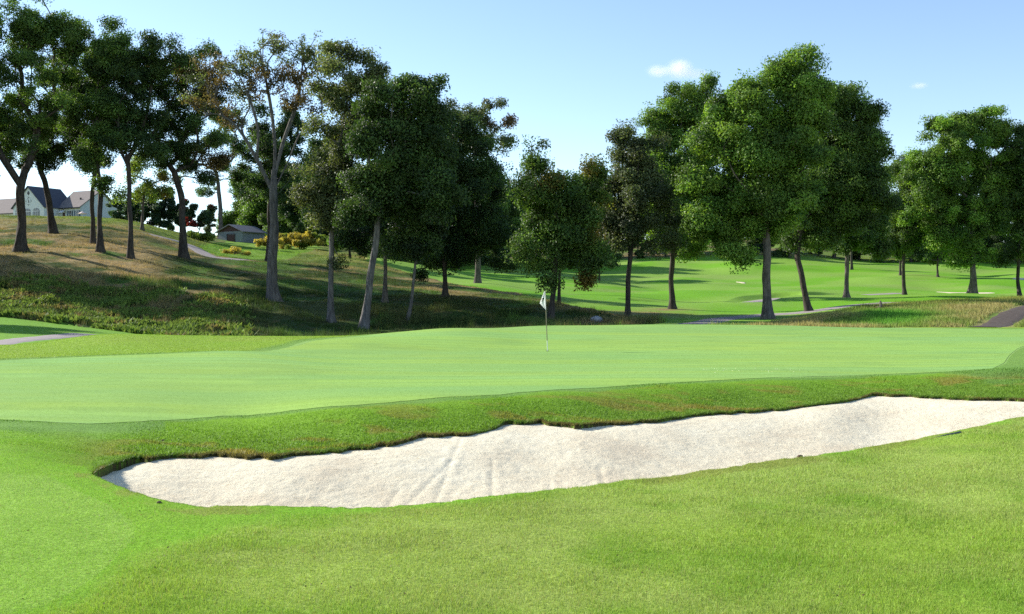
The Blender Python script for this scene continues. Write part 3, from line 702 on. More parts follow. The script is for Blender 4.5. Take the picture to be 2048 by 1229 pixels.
# ---- trees on the left hillside
tree('tall dark tree with a forked trunk at the left end of the hill row', (40, 499), [(40,499,27),(40,440,23),(44,380,22),(50,335,20)],
     [(10,50,75,55),(75,35,60,40),(-70,120,90,100),(40,130,80,80),(-20,220,90,70),(60,240,60,55),(95,120,50,60),(20,290,50,25),(110,200,40,50)], 'mid', 'dark', 640, 70, accent='gold', acc_amt=.02,
     limbs=[[(46,378,0),(25,340,-.5),(5,300,-1),(-10,240,-1)],[(50,345,0),(62,300,.5),(70,240,1)]])
tree('dark tree leaning left just right of the forked one', (107, 465), [(107,465,19),(100,420,16),(90,370,15),(78,325,13),(72,290,11)],
     [(85,240,60,50),(130,160,50,60),(60,300,60,30),(125,285,50,35),(150,240,45,45),(95,330,40,18)], 'deep', 'dark', 340, 68)
tree('thin straight trunk standing close behind the pair of tall trees', (186, 487), [(186,487,13),(186,420,11),(188,340,10),(188,280,8)],
     [(180,230,50,60),(165,150,50,60),(190,320,35,35)], 'deep', 'dark', 230, 66)
tree('tall narrow tree with bright green top in the left hill row', (201, 508), [(201,508,17),(199,440,13),(195,380,13),(192,320,12),(190,250,10)],
     [(190,65,60,40),(215,120,55,55),(165,120,50,60),(200,190,60,60),(170,240,45,55),(225,250,40,50),(200,330,35,40),(215,385,22,25)], 'mid', 'dark', 480, 70, accent='gold', acc_amt=.02)
tree('slender dark tree with a thin high crown right of the narrow bright-topped tree', (262, 516), [(262,516,15),(261,440,12),(258,370,12),(256,310,11)],
     [(325,112,60,28),(290,160,45,40),(250,200,45,45),(290,240,50,40),(240,290,35,30),(300,310,30,22)], 'deep', 'dark', 300, 62,
     limbs=[[(256,320,0),(280,265,.3),(292,210,.6),(300,150,.8)],[(257,335,0),(245,300,-.5),(240,250,-.5)]])
tree('small yellow-green tree with several stems on the hilltop', (284, 460), [(284,460,9),(285,430,7),(288,400,6),(292,375,5)],
     [(270,365,30,28),(315,350,35,28),(290,325,30,22),(325,385,25,18),(255,395,18,14)], 'lime', 'mid', 110, 34, leaf=.3, accent='gold', acc_amt=.1, name='small_tree')
tree('tree with a rust-brown patch in its crown above the cart path', (368, 518), [(368,518,22),(364,450,17),(360,400,17),(352,345,16)],
     [(400,150,60,45),(345,190,50,50),(400,215,50,45),(330,260,55,45),(390,280,50,40),(420,330,40,35),(320,150,40,35),(350,320,45,20)], 'deep', 'dark', 450, 56, accent='brown', acc_amt=.32)
tree('sunlit grey trunk with open crown standing beside the shed', (441, 480), [(441,480,12),(440,430,11),(437,380,10),(430,340,9)],
     [(430,310,50,40),(470,280,45,45),(405,370,30,18),(470,350,50,30),(445,240,40,40),(380,300,40,40)], 'mid', 'mid', 190, 60, leaf=.32)
tree('large half-bare tree with pale spreading limbs and thin brown foliage', (548, 602), [(548,602,29),(545,530,24),(546,450,23),(546,385,21),(548,340,12)],
     [(540,100,80,32),(470,120,45,30),(610,115,40,45),(545,150,70,35),(430,190,45,40),(500,180,50,35),(590,180,50,35),(450,240,40,20),(640,215,35,30),(400,150,35,25)], 'olive', 'pale', 520, 11, leaf=.25, accent='brown', acc_amt=.44, spread=.55,
     limbs=[[(546,385,0),(515,320,-.3),(480,260,-.6),(440,232,-.8),(400,240,-1)],[(546,370,0),(549,300,.2),(543,230,.2),(530,150,0),(520,100,0)],[(549,380,0),(575,320,.4),(600,262,.6),(640,225,.8),(690,195,1)],[(549,350,0),(565,280,.5),(590,200,1),(600,130,1)],[(547,400,0),(590,350,-.5),(600,320,-.6)],[(515,320,-.3),(520,260,-.8),(500,190,-1),(470,130,-1)]])
tree('dark slim trunk hidden close behind the large half-bare tree', (537, 525), [(537,525,14),(536,450,12),(538,390,11),(540,340,9)],
     [(520,290,55,50),(570,330,55,50),(500,350,45,40),(590,260,40,40),(540,380,55,28),(610,390,35,30),(540,240,40,30)], 'deep', 'dark', 260, 65, leaf=.32)
tree('tall pale-trunked tree with leafy shoots on its lower trunk', (662, 643), [(662,643,17),(661,560,14),(664,500,13),(662,440,12),(668,360,11),(680,290,9)],
     [(700,118,50,28),(735,160,35,35),(665,170,35,30),(700,200,50,30),(765,215,30,28),(660,260,45,35),(650,330,45,38),(625,370,35,35),(680,390,45,35),(655,430,30,28),(668,520,14,16),(720,280,35,35)], 'olive', 'pale', 360, 55, accent='gold', acc_amt=.03,
     limbs=[[(680,290,0),(690,220,.3),(700,150,.5)],[(676,310,0),(720,260,-.4),(760,220,-.6)]])
tree('grey-trunked tree leaning right at the foot of the hill', (728, 660), [(728,660,23),(738,580,18),(748,500,18),(759,420,16),(768,365,14)],
     [(820,190,45,35),(780,230,50,45),(850,240,45,45),(760,300,55,50),(830,310,60,50),(745,380,50,45),(810,390,60,45),(880,380,50,40),(850,170,35,25),(720,430,30,25)], 'deep', 'pale', 640, 62, accent='gold', acc_amt=.01, d=80)
tree('straight dark tree between the leaning grey trunk and the thin pale one', (770, 601), [(770,601,13),(770,540,11),(768,470,10),(765,420,8)],
     [(760,430,55,45),(720,480,40,35),(800,480,45,35),(760,500,45,22),(790,400,50,40)], 'deep', 'mid', 200, 60)
tree('thin pale-stemmed tree leaning right beside the putting green', (815, 655), [(815,655,11),(823,600,8),(830,540,7),(835,480,6)],
     [(815,450,40,40),(860,440,40,45),(800,490,35,22),(850,500,40,25),(835,395,40,35)], 'deep', 'pale', 170, 55, d=84, name='small_tree')
tree('broad dark tree whose crown merges into the centre of the tree line', (890, 601), [(890,601,15),(889,540,12),(888,480,12),(890,420,10)],
     [(890,270,60,45),(850,310,60,50),(930,320,55,50),(970,380,50,50),(900,380,70,50),(860,440,55,45),(940,460,60,50),(900,520,50,28),(860,550,22,12),(990,450,35,45),(1000,510,22,20)], 'deep', 'dark', 820, 60, accent=None, d=101)
tree('tall half-dead tree rising above the dark centre of the tree line', (955, 560), [(955,560,14),(955,450,12),(950,350,11),(948,290,9)],
     [(925,215,28,28),(965,205,28,20),(945,245,30,25),(1010,250,36,18),(985,285,40,25),(935,290,40,25),(1030,240,16,8)], 'grey', 'mid', 190, 24, leaf=.36, accent='grey', acc_amt=.30, spread=.8, d=135)
tree('medium tree with orange-tinged top behind the flag', (1102, 645), [(1102,645,15),(1105,580,14),(1108,520,13),(1112,480,11)],
     [(1090,330,35,38),(1075,385,40,35),(1180,345,26,34),(1140,390,45,40),(1100,430,55,40),(1170,430,45,40),(1060,480,38,32),(1130,490,55,35),(1065,530,36,22),(1180,500,38,30),(1135,560,35,14),(1165,545,18,14)], 'mid', 'dark', 430, 60, accent='gold', acc_amt=.16, d=86)
tree('slim dark trunk just right of the tree behind the flag', (1118, 612), [(1118,612,10),(1118,570,8),(1118,520,7)],
     [(1110,500,40,28),(1140,530,35,22),(1090,450,35,35)], 'deep', 'dark', 90, 50)
tree('small round dark tree alone on the far fairway', (1199, 560), [(1199,560,5),(1199,545,4),(1199,520,3)],
     [(1195,500,32,25),(1175,515,22,16),(1215,520,22,16),(1200,475,22,20)], 'deep', 'dark', 130, 45, leaf=.38, name='small_tree')
tree('dark bare-trunked tree with greyish drooping crown', (1256, 637), [(1256,637,16),(1258,570,13),(1264,510,13),(1268,450,11)],
     [(1256,275,26,25),(1240,310,20,18),(1285,300,26,45),(1262,350,42,40),(1230,390,38,35),(1285,400,45,45),(1220,440,28,28),(1265,450,50,30),(1310,460,35,30),(1235,480,25,14)], 'grey', 'dark', 360, 60, accent='gold', acc_amt=.01, d=90)
# ---- trees on the right
tree('broad green tree left of the biggest tree, with a drooping low branch', (1345, 618), [(1345,618,17),(1344,560,14),(1345,510,14),(1350,450,13)],
     [(1395,185,32,28),(1360,215,35,35),(1330,260,38,40),(1385,260,45,45),(1320,330,45,50),(1375,340,50,50),(1320,400,38,42),(1370,420,50,45),(1350,470,45,28),(1425,300,42,48),(1310,295,26,36),(1345,380,45,40),(1420,230,30,30),(1388,520,16,18),(1395,490,20,20),(1300,360,22,30)], 'bright', 'dark', 880, 66)
tree('biggest green tree with a thick mottled trunk', (1536, 638), [(1536,638,26),(1535,570,21),(1534,510,21),(1532,450,20),(1536,390,16)],
     [(1595,135,42,26),(1530,165,35,28),(1590,175,50,35),(1480,190,32,30),(1510,225,55,40),(1455,235,35,35),(1590,240,55,45),(1430,300,42,42),(1500,310,60,48),(1570,320,60,48),(1410,370,38,38),(1470,390,60,45),(1560,400,60,45),(1440,440,50,35),(1510,460,50,30),(1410,445,30,30),(1480,520,22,20),(1455,500,20,18),(1640,180,28,30)], 'bright', 'mid', 1450, 70, d=86,
     limbs=[[(1533,450,0),(1500,400,-1),(1460,350,-1.5),(1440,300,-1.5)],[(1534,430,0),(1560,370,.5),(1580,290,.8),(1590,200,.5)],[(1532,440,0),(1530,350,-.4),(1520,250,-.6)]])
tree('crooked dark tree forked low, between the biggest tree and the path', (1617, 628), [(1617,628,17),(1608,580,15),(1600,540,15),(1592,505,14),(1596,450,12)],
     [(1690,190,30,30),(1720,240,42,35),(1670,240,40,40),(1745,285,26,30),(1700,310,55,45),(1640,300,45,45),(1660,380,60,45),(1720,370,45,40),(1620,420,50,35),(1690,440,45,30),(1640,470,50,22)], 'mid', 'dark', 1000, 66, d=93,
     limbs=[[(1600,540,0),(1585,515,-.3),(1568,490,-.6),(1555,460,-.8)],[(1594,480,0),(1640,400,.5),(1680,320,1)]])
tree('slim brown-trunked tree in front of the mown slope', (1693, 602), [(1693,602,13),(1693,560,11),(1693,520,11),(1695,470,9)],
     [(1700,400,45,40),(1730,440,38,38),(1680,450,45,35),(1705,490,40,22),(1745,490,28,22),(1715,350,40,40)], 'mid', 'mid', 400, 60, leaf=.32)
tree('slender straight tree shading the lawn beside the far path', (1810, 593), [(1810,593,11),(1808,560,9),(1807,520,9),(1806,470,8)],
     [(1800,430,40,40),(1840,400,36,36),(1790,470,38,28),(1835,470,38,28),(1815,350,36,36),(1770,500,22,18),(1810,500,30,14)], 'mid', 'dark', 420, 60, leaf=.32)
tree('large rounded green tree with a sunlit trunk by the far bunker', (1945, 589), [(1945,589,19),(1943,550,16),(1942,510,15),(1944,460,13)],
     [(1900,245,26,22),(1945,235,35,22),(1990,250,34,25),(1880,275,35,30),(1935,285,50,38),(1990,310,42,40),(1860,330,40,38),(1920,350,55,42),(1985,380,42,42),(1840,385,36,36),(1900,410,55,40),(1850,440,36,32),(1960,450,50,35),(1900,480,42,28),(1945,510,38,18)], 'bright', 'mid', 1120, 64, leaf=.32, d=127)
tree('narrow-trunked tree at the right end of the row', (2040, 591), [(2040,591,10),(2038,560,9),(2036,520,8),(2038,470,8)],
     [(2045,270,25,25),(2060,310,50,45),(2030,350,36,38),(2070,400,50,45),(2030,430,36,36),(2050,480,45,28),(2030,510,28,14),(2090,450,50,50),(2080,340,40,50)], 'mid', 'dark', 700, 62, leaf=.32, d=127)
tree('small dark tree on the far green slope casting a long shadow', (1876, 554), [(1876,554,6),(1875,540,5),(1874,520,5)],
     [(1874,500,36,24),(1850,510,22,14),(1900,508,22,16),(1874,480,30,20)], 'mid', 'dark', 170, 50, leaf=.4, name='small_tree')
tree('thin far tree casting a wide shadow across the slope', (1703, 540), [(1703,540,7),(1703,520,6),(1703,500,6)],
     [(1700,470,40,28),(1730,490,22,16),(1690,440,36,30),(1760,500,25,18)], 'mid', 'dark', 170, 50, leaf=.4)
tree('thin far trunk half hidden by the slender straight tree', (1801, 551), [(1801,551,6),(1801,530,5),(1801,500,5)],
     [(1795,470,40,28),(1830,480,30,22)], 'mid', 'dark', 120, 50, leaf=.4)

# ---- the wood behind: prototypes copied one by one
def proto(seed, pal, tall, wide, pal2=None, n=300, per=46, leaf=.5):
    R = np.random.default_rng(seed); L = []
    for i in range(13):
        z = R.uniform(.10, .92) * tall; w = wide * (1 - .55 * abs(z / tall - .45) * 1.5); a = R.uniform(0, 6.28); q = R.uniform(0, .75) * w
        r = R.uniform(.35, .6) * wide * .8; L.append((math.cos(a) * q, math.sin(a) * q, z, r, r, r * .8))
    T = [(0, 0, 0, .38), (.1, 0, tall * .2, .3), (.2, .1, tall * .4, .26)]
    return grow('p', seed, T, L, n, per, leaf, pal, twigs=False, spread=1.2)
def woodtree(pr, x, y, rz, s, label, group, name='woodland_tree'):
    z = float(height(np.array([x]), np.array([y]))[0])
    e = tag(empty(name, (x, y, z - .1), rz), label, 'tree', group); e.scale = (s, s, s * random.uniform(.92, 1.1))
    for o in pr:
        c = o.copy(); C.objects.link(c); c.parent = e
    return e
protos = []
for i, (pal, tall, wide) in enumerate([('deep', 19, 6.2), ('blue', 22, 6.0), ('mid', 18, 6.8), ('deep', 16, 7.2), ('olive', 19, 5.5)]):
    (Vw, Fw), (Vl, Fl, cl) = proto(900 + i, pal, tall, wide)
    protos.append((mesh('trunk', Vw, [Fw], BARK['dark']), mesh('crown', Vl, [Fl], M_leaf, None, cl, smooth=False)))
random.seed(5)
WL = 'dense dark tree in the wood closing off the far fairway'
WG = 'trees of the far wood'
def at(px, d): return (px - 1024) / F * d
spots = []
for px in range(560, 2160, 46):
    top = np.interp(px, [560, 700, 900, 1010, 1060, 1180, 1300, 1500, 1750, 1800, 1860, 2150], [330, 300, 330, 318, 322, 348, 350, 380, 330, 302, 320, 330])
    d = np.interp(px, [560, 900, 1100, 1300, 2150], [215, 235, 262, 262, 262]) + random.uniform(-8, 8); spots.append((px + random.uniform(-12, 12), d, top))
for px in range(590, 2160, 62):
    d = np.interp(px, [560, 900, 1100, 1300, 2150], [190, 225, 248, 250, 252]) + random.uniform(-5, 5); spots.append((px + random.uniform(-18, 18), d, random.uniform(415, 450)))
for px, d, top in [(700,157,375),(745,165,350),(790,174,345),(832,184,340),(872,193,330),(912,203,345),(955,212,340),(1000,222,350),(720,172,330),(960,196,430),(1003,206,425),(918,188,450),(985,236,318),(770,186,320),(850,205,300)]:
    spots.append((px, d, top))
for k, (px, d, top) in enumerate(spots):
    i = random.randrange(4); tall = [19, 22, 18, 16][i] * 1.06; x = at(px, d); z = float(height(np.array([x]), np.array([d]))[0])
    s = (Zy(d, top) - z) / tall
    woodtree(protos[i], x, d, random.uniform(0, 6.28), s, WL, WG)
# dark evergreens on the hill top, left
for px, d, top, i, lab in [(235,185,372,1,'dark hilltop tree right of the white clubhouse'),(318,178,385,1,'dark hilltop tree directly behind the small yellow-green tree'),(345,190,405,0,'low dark hilltop tree left of the red-flowering shrub'),
                      (418,205,412,4,'pale distant tree seen between the red-flowering shrub and the shed'),(480,236,330,2,'green tree behind the shed roof'),(520,230,325,0,'dark tree behind the right end of the shed'),(545,232,262,2,'tall green-topped tree behind the trunk of the half-bare tree'),(602,214,300,0,'dark tree right of the half-bare trunk, behind the yellow mound'),(648,206,270,3,'dark tree behind the tall pale trunk'),(500,238,290,1,'dark tree between the shed and the half-bare tree'),(570,215,300,2,'dark tree behind the yellow shrub mound'),(280,215,350,2,'tall hilltop tree glimpsed between the slender dark tree and its neighbour')]:
    x = at(px, d); z = float(height(np.array([x]), np.array([d]))[0]); tall = [19, 22, 18, 16, 19][i] * 1.06
    woodtree(protos[i], x, d, px * .1, (Zy(d, top) - z) / tall, lab, None, 'hilltop_tree')
# neighbours of the row standing just outside the picture; their shade falls into it
for k, (px, d) in enumerate([(-170, 100), (-260, 102), (-350, 104), (-450, 106), (-560, 108), (-690, 110), (-640, 77), (-820, 112)]):
    woodtree(protos[[0, 2, 3][k % 3]], at(px, d), d, k * 1.3, 1.12, 'broad dark tree of the hill row just outside the picture', 'trees outside the picture', 'hillside_tree')
for pr in protos:
    for o in pr: bpy.data.objects.remove(o)

# ------------------------------------------------------------------ shrubs
def shrub(label, px, py, lobes, pal, accent=None, acc=0, n=60, per=60, leaf=.22, d=None, name='shrub', lo=60):
    d = d or hit(px, py, lo); k = d / F; x0 = (px - 1024) * k; z0 = float(height(np.array([x0]), np.array([d]))[0]); zb = Zy(d, py)
    R = np.random.default_rng(int(px)); L = [((cx - px) * k, R.uniform(-.3, .3) * rx * k, (py - cy) * k + zb - z0, rx * k, (rx + ry) / 2 * k, ry * k) for cx, cy, rx, ry in lobes]
    (Vw, Fw), (Vl, Fl, cl) = grow(name, int(px), [(0, 0, 0, .08), (.05, 0, .3, .07), (.05, .1, .6, .06)], L, n, per, leaf, pal, accent=accent, acc_amt=acc, spread=.45, bough=.6)
    e = tag(empty(name, (x0, d, z0)), label, 'shrub'); mesh('stem', Vw, [Fw], BARK['mid'], e); mesh('foliage', Vl, [Fl], M_leaf, e, cl, smooth=False); return e
shrub('dark shrub topped with red flowers on the hilltop', 393, 458, [(392,430,28,20),(380,420,18,14),(406,422,18,14),(392,444,30,14)], 'blue', 'red', .66, 130, 60, .3, d=168)
shrub('long golden shrub mass behind the shed and half-bare tree', 598, 490, [(530,482,22,9),(560,478,26,13),(590,475,28,14),(610,477,28,14),(632,479,26,12),(652,484,18,8),(590,486,66,8)], 'lime', 'yellow', .62, 420, 50, .30, d=180)
shrub('bright green hedge between the path and the shed', 398, 476, [(378,471,20,4),(400,470,20,4),(420,472,12,4),(396,474,32,4)], 'lime', None, 0, 90, 45, .26, d=166)
shrub('dense dark thicket on the hilltop between the slender dark tree and the brown-patched tree', 300, 452, [(245,430,22,20),(270,415,26,28),(300,405,28,34),(330,400,26,36),(350,425,20,26),(290,438,50,16),(365,442,18,14)], 'blue', None, 0, 420, 60, .36, d=172)
shrub('orange-yellow weed patch on the grass below the shed', 468, 506, [(455,505,14,4),(472,504,12,4),(490,508,12,3)], 'lime', 'yellow', .5, 30, 50, .2, d=140)
shrub('brownish spiky shrub on the crest of the wild mound', 1760, 625, [(1757,623,9,5),(1766,629,9,5)], 'lime', 'brown', .3, 26, 50, .12, d=72)
for px, py, lb, ac in [(95,612,'green shrub lowest on the sunlit bank near the mown lawn','gold'),(295,605,'pale green upright shrub in the middle of the leafy bank',None),(385,640,'yellowish green shrub near the right end of the leafy bank','gold')]:
    d = hit(px, py, 60); shrub(lb, px, py, [(px,py-7,7,8),(px+6,py-4,6,5),(px-6,py-4,6,5)], 'lime', ac, .2 if ac else 0, 26, 45, .14, d=d)

# ------------------------------------------------------------------ buildings
class MB:
    def __init__(s): s.V, s.F, s.n = [], {3: [], 4: []}, 0
    def add(s, V, faces):
        s.V.append(np.asarray(V, float))
        for f in faces: s.F[len(f)].append([i + s.n for i in f])
        s.n += len(V)
    def box(s, x0, x1, y0, y1, z0, z1):
        s.add([(x0,y0,z0),(x1,y0,z0),(x1,y1,z0),(x0,y1,z0),(x0,y0,z1),(x1,y0,z1),(x1,y1,z1),(x0,y1,z1)],
              [(0,3,2,1),(4,5,6,7),(0,1,5,4),(1,2,6,5),(2,3,7,6),(3,0,4,7)])
    def prism(s, P, y0, y1):      # polygon in x,z (3 or 4 corners) pushed along y
        n = len(P); V = [(x, y0, z) for x, z in P] + [(x, y1, z) for x, z in P]
        s.add(V, [tuple(range(n))[::-1], tuple(range(n, 2 * n))] + [(i, (i + 1) % n, n + (i + 1) % n, n + i) for i in range(n)])
    def slab(s, P, t):            # quad P (4 points) thickened downward
        P = np.array(P, float); Q = P - np.array((0, 0, t))
        s.add(np.concatenate([P, Q]), [(0,1,2,3),(7,6,5,4),(0,4,5,1),(1,5,6,2),(2,6,7,3),(3,7,4,0)])
    def build(s, name, mat, parent=None, loc=None):
        fs = [np.array(s.F[k]) for k in (3, 4) if s.F[k]]
        return mesh(name, np.concatenate(s.V), fs, mat, parent, smooth=False, loc=loc)
M_wall = plain('white_painted_wall', (.66, .69, .66), .8, .2, 1.5, .05)
M_slate = plain('grey_slate_roof', (.075, .08, .10), .8, .2, 3, .2, bump=.3)
M_shingle = plain('brown_shingle_roof', (.20, .172, .16), .9, .15, 2.5, .15, bump=.3)
M_trim = plain('white_trim', (.78, .78, .76), .6, .3, 3, .04)
M_glass = plain('dark_window_glass', (.02, .025, .03), .08, .6, 1, .1)
M_black = plain('black_metal', (.02, .02, .022), .5, .4, 5, .2)
M_shut = plain('blue_grey_shutter', (.10, .13, .15), .7, .2, 5, .1)
M_block = plain('grey_block_wall', (.235, .245, .255), .9, .15, 2, .1, bump=.2)
M_board = plain('brown_boards', (.10, .055, .05), .8, .2, 4, .2)
M_tin = plain('weathered_grey_roofing', (.16, .155, .165), .6, .3, 3, .25)
M_awn = plain('white_canvas', (.80, .79, .76), .8, .2, 4, .04)
M_canopy = plain('pinkish_canvas', (.72, .55, .47), .8, .2, 4, .06)

CD = 228.0; a30 = math.radians(28)
ch = tag(empty('clubhouse', (at(57, CD), CD, 17.6), -a30), 'white clubhouse with a pointed gable, wall clock and brown roofs on the hilltop', 'clubhouse')
EV = 20.85 - 17.6; AX = EV + 4.2; GW = 4.7
b = MB(); b.box(-GW, GW, 0, 7.9, -2, EV); b.prism([(-GW, EV), (GW, EV), (0, AX)], 0, 7.9); b.build('gable_wall', M_wall, ch)
b = MB(); b.slab([(0,-.35,AX+.22),(GW+.35,-.35,EV-.1),(GW+.35,8,EV-.1),(0,8,AX+.22)], .18); b.slab([(-GW-.35,-.35,EV-.1),(0,-.35,AX+.22),(0,8,AX+.22),(-GW-.35,8,EV-.1)], .18); b.build('gable_roof', M_slate, ch)
b = MB(); b.box(GW+.002, 10.7, 4, 14, -2, EV); b.box(-22, -GW-.002, 4.6, 14, -2, EV-.4)
b.add([(10.5,4.05,EV+.003),(10.5,13.9,EV+.003),(10.5,9.2,EV+3.55),(10.69,4.05,EV+.003),(10.69,13.9,EV+.003),(10.69,9.2,EV+3.55)], [(0,1,2),(3,5,4),(0,3,4,1),(1,4,5,2),(2,5,3,0)])
b.build('wall', M_wall, ch)
b = MB(); RH = EV + 3.9
b.slab([(GW-.6,3.5,EV-.12),(11.0,3.5,EV-.12),(11.0,9.2,RH),(2.5,9.2,RH)], .2); b.slab([(2.5,9.2,RH),(11.0,9.2,RH),(11.0,15,EV-.12),(2.5,15,EV-.12)], .2)
b.slab([(-22,4.1,EV-.5),(-GW+.6,4.1,EV-.5),(-2.5,9.2,RH-.6),(-22,9.2,RH-.6)], .2); b.slab([(-22,9.2,RH-.6),(-2.5,9.2,RH-.6),(-2.5,15,EV-.5),(-22,15,EV-.5)], .2)
b.build('main_roof', M_shingle, ch)
b = MB(); b.box(4.9, 11.0, 3.42, 3.5, EV-.34, EV-.13); b.build('gutter', M_black, ch)
b = MB(); b.box(8.2, 8.45, 6, 6.25, EV + 1.2, EV + 2.1); b.build('roof_vent', M_black, ch)
for cx in (-3.0, -.35, 2.35):     # arched windows
    w = 1.05; n = 12; V = [(cx, -.03, 1.9)]; th = np.linspace(0, math.pi, n + 1)
    V += [(cx + w * math.cos(t), -.03, 2.35 + .62 * math.sin(t)) for t in th]
    V = np.array(V + [(cx - w, -.03, .8), (cx + w, -.03, .8)]); fs = [(0, i + 2, i + 1) for i in range(n)] + [(0, n + 2, n + 1), (0, n + 3, n + 2), (0, 1, n + 3)]
    Vb = V + np.array((0, .06, 0)); m = len(V)
    ring = list(range(1, n + 2)) + [n + 2, n + 3]; rf = [(ring[i], ring[(i + 1) % len(ring)], m + ring[(i + 1) % len(ring)], m + ring[i]) for i in range(len(ring))]
    pane = MB(); pane.add(np.concatenate([V, Vb]), fs + rf); wo = pane.build('arched_window', M_glass, ch)
    fr = MB(); fr.box(cx - .04, cx + .04, -.09, -.032, .8, 2.93); fr.box(cx - w, cx + w, -.088, -.032, 2.28, 2.38)
    for q in (-.55, .55): fr.box(cx + q - .03, cx + q + .03, -.086, -.032, .8, 2.8)
    fr.build('frame', M_trim, wo)
b = MB(); b.prism([(-.4,AX-1.3),(0,AX-1.75),(.4,AX-1.3),(0,AX-.85)], -.06, -.003); b.build('gable_vent', M_black, ch)
zc = AX - 2.95; ck = MB(); ck.box(-.09, .09, -.05, -.003, zc - .09, zc + .09); co = ck.build('clock', M_black, ch)
for k in range(12):
    t = k * math.pi / 6; q = .10 if k % 3 == 0 else .04; x = .78 * math.sin(t); z = zc + .78 * math.cos(t)
    ck = MB(); ck.box(x - q, x + q, -.05, -.003, z - q, z + q); ck.build('hour_mark', M_black, co)
hd = MB(); hd.prism([(-.05,zc+.05),(.05,zc-.05),(-.15,zc+.62),(-.2,zc+.6)], -.09, -.055); hd.prism([(-.05,zc),(.06,zc+.02),(.26,zc-.38),(.18,zc-.42)], -.13, -.095); hd.build('clock_hand', M_black, co)
b = MB(); b.box(5.5, 6.2, 3.93, 3.995, 0, 2.1); b.build('door', M_board, ch)
b = MB(); b.slab([(5.1,3.0,2.15),(6.5,3.0,2.15),(6.5,3.98,2.8),(5.1,3.98,2.8)], .06); b.build('awning', M_awn, ch)
for cx in (7.7, 9.8):
    w = MB(); w.box(cx - .45, cx + .45, 3.93, 3.995, 1.0, 2.45); wo = w.build('window', M_glass, ch)
    w = MB(); w.box(cx - .03, cx + .03, 3.89, 3.928, 1.0, 2.45); w.box(cx - .52, cx - .452, 3.89, 3.995, .95, 2.5); w.box(cx + .452, cx + .52, 3.89, 3.995, .95, 2.5); w.box(cx - .45, cx + .45, 3.886, 3.926, 1.7, 1.76); w.build('frame', M_trim, wo)
    for sx in (-1, 1):
        w = MB(); w.box(cx + sx * .72 - .17, cx + sx * .72 + .17, 3.92, 3.996, .95, 2.5); w.build('shutter', M_shut, ch)
# patio umbrella and bin in front of the clubhouse
zt = Zy(215, 424); x = at(165, 215); zg = float(height(np.array([x]), np.array([215.]))[0])
e = tag(empty('patio_umbrella', (x, 215, zg)), 'faded pink patio umbrella standing in front of the clubhouse', 'umbrella')
V, f = tube_path([(0,0,0),(0,0,(zt-zg)*.5),(0,0,zt-zg)], [.05,.05,.04], 8); mesh('pole', V, [f], M_trim, e)
n = 8; th = np.arange(n) * math.pi / 4; V = [(0, 0, zt - zg + .1)] + [(math.cos(t) * .95, math.sin(t) * .95, zt - zg - .38) for t in th] + [(0, 0, zt - zg + .04)] + [(math.cos(t) * .92, math.sin(t) * .92, zt - zg - .42) for t in th]
mesh('canopy', V, [np.array([(0, 1 + i, 1 + (i + 1) % n) for i in range(n)] + [(9, 10 + (i + 1) % n, 10 + i) for i in range(n)]), np.array([(1 + i, 10 + i, 10 + (i + 1) % n, 1 + (i + 1) % n) for i in range(n)])], M_canopy, e, smooth=False)

# shed
SD = hit(484, 487, 120); print('SHED', SD); ash = math.radians(30); kk = SD / F
shz = float(height(np.array([at(484, SD)]), np.array([SD]))[0])
sh = tag(empty('shed', (at(485, SD), SD, shz), 0), 'low grey block shed with a brown gable and dark door on the hillside', 'shed')
sh.rotation_euler.z = ash * .0 - ash
gw = 57 * kk / math.cos(ash); gl = 32 * kk / math.sin(ash); wh = 23 * kk; gh = 13 * kk
b = MB(); b.box(-gw, 0, 0, gl, -1, wh); b.build('wall', M_block, sh)
b = MB(); b.prism([(-gw, wh + .002), (0, wh + .002), (-gw / 2, wh + gh)], .01, gl - .01); b.build('gable', M_board, sh)
b = MB(); b.slab([(-gw/2,-.45,wh+gh+.14),(.45,-.45,wh-.06),(.45,gl+.45,wh-.06),(-gw/2,gl+.45,wh+gh+.14)], .12); b.slab([(-gw-.45,-.45,wh-.06),(-gw/2,-.45,wh+gh+.14),(-gw/2,gl+.45,wh+gh+.14),(-gw-.45,gl+.45,wh-.06)], .12); b.build('roof', M_tin, sh)
b = MB(); b.box(-gw * .62, -gw * .32, -.05, -.003, 0, wh * .72); dr = b.build('door', M_board, sh)
b = MB(); b.box(-gw * .64, -gw * .622, -.07, -.003, 0, wh * .76); b.box(-gw * .318, -gw * .30, -.07, -.003, 0, wh * .76); b.box(-gw * .64, -gw * .30, -.072, -.003, wh * .765, wh * .80); b.build('frame', M_black, dr)
# grey utility cabinet right of the half-bare tree
d = hit(563, 490, 120); x = at(563, d); z = float(height(np.array([x]), np.array([d]))[0])
b = MB(); b.box(-.35, .35, -.3, .3, -.1, 1.15); e = empty('utility_cabinet', (x, d, z)); tag(e, 'small dark grey utility cabinet beside the half-bare tree', 'utility cabinet')
b.build('body', M_shut, e); b = MB(); b.slab([(-.4,-.36,1.25),(.4,-.36,1.25),(.4,.36,1.32),(-.4,.36,1.32)], .08); b.build('lid', M_shut, e)

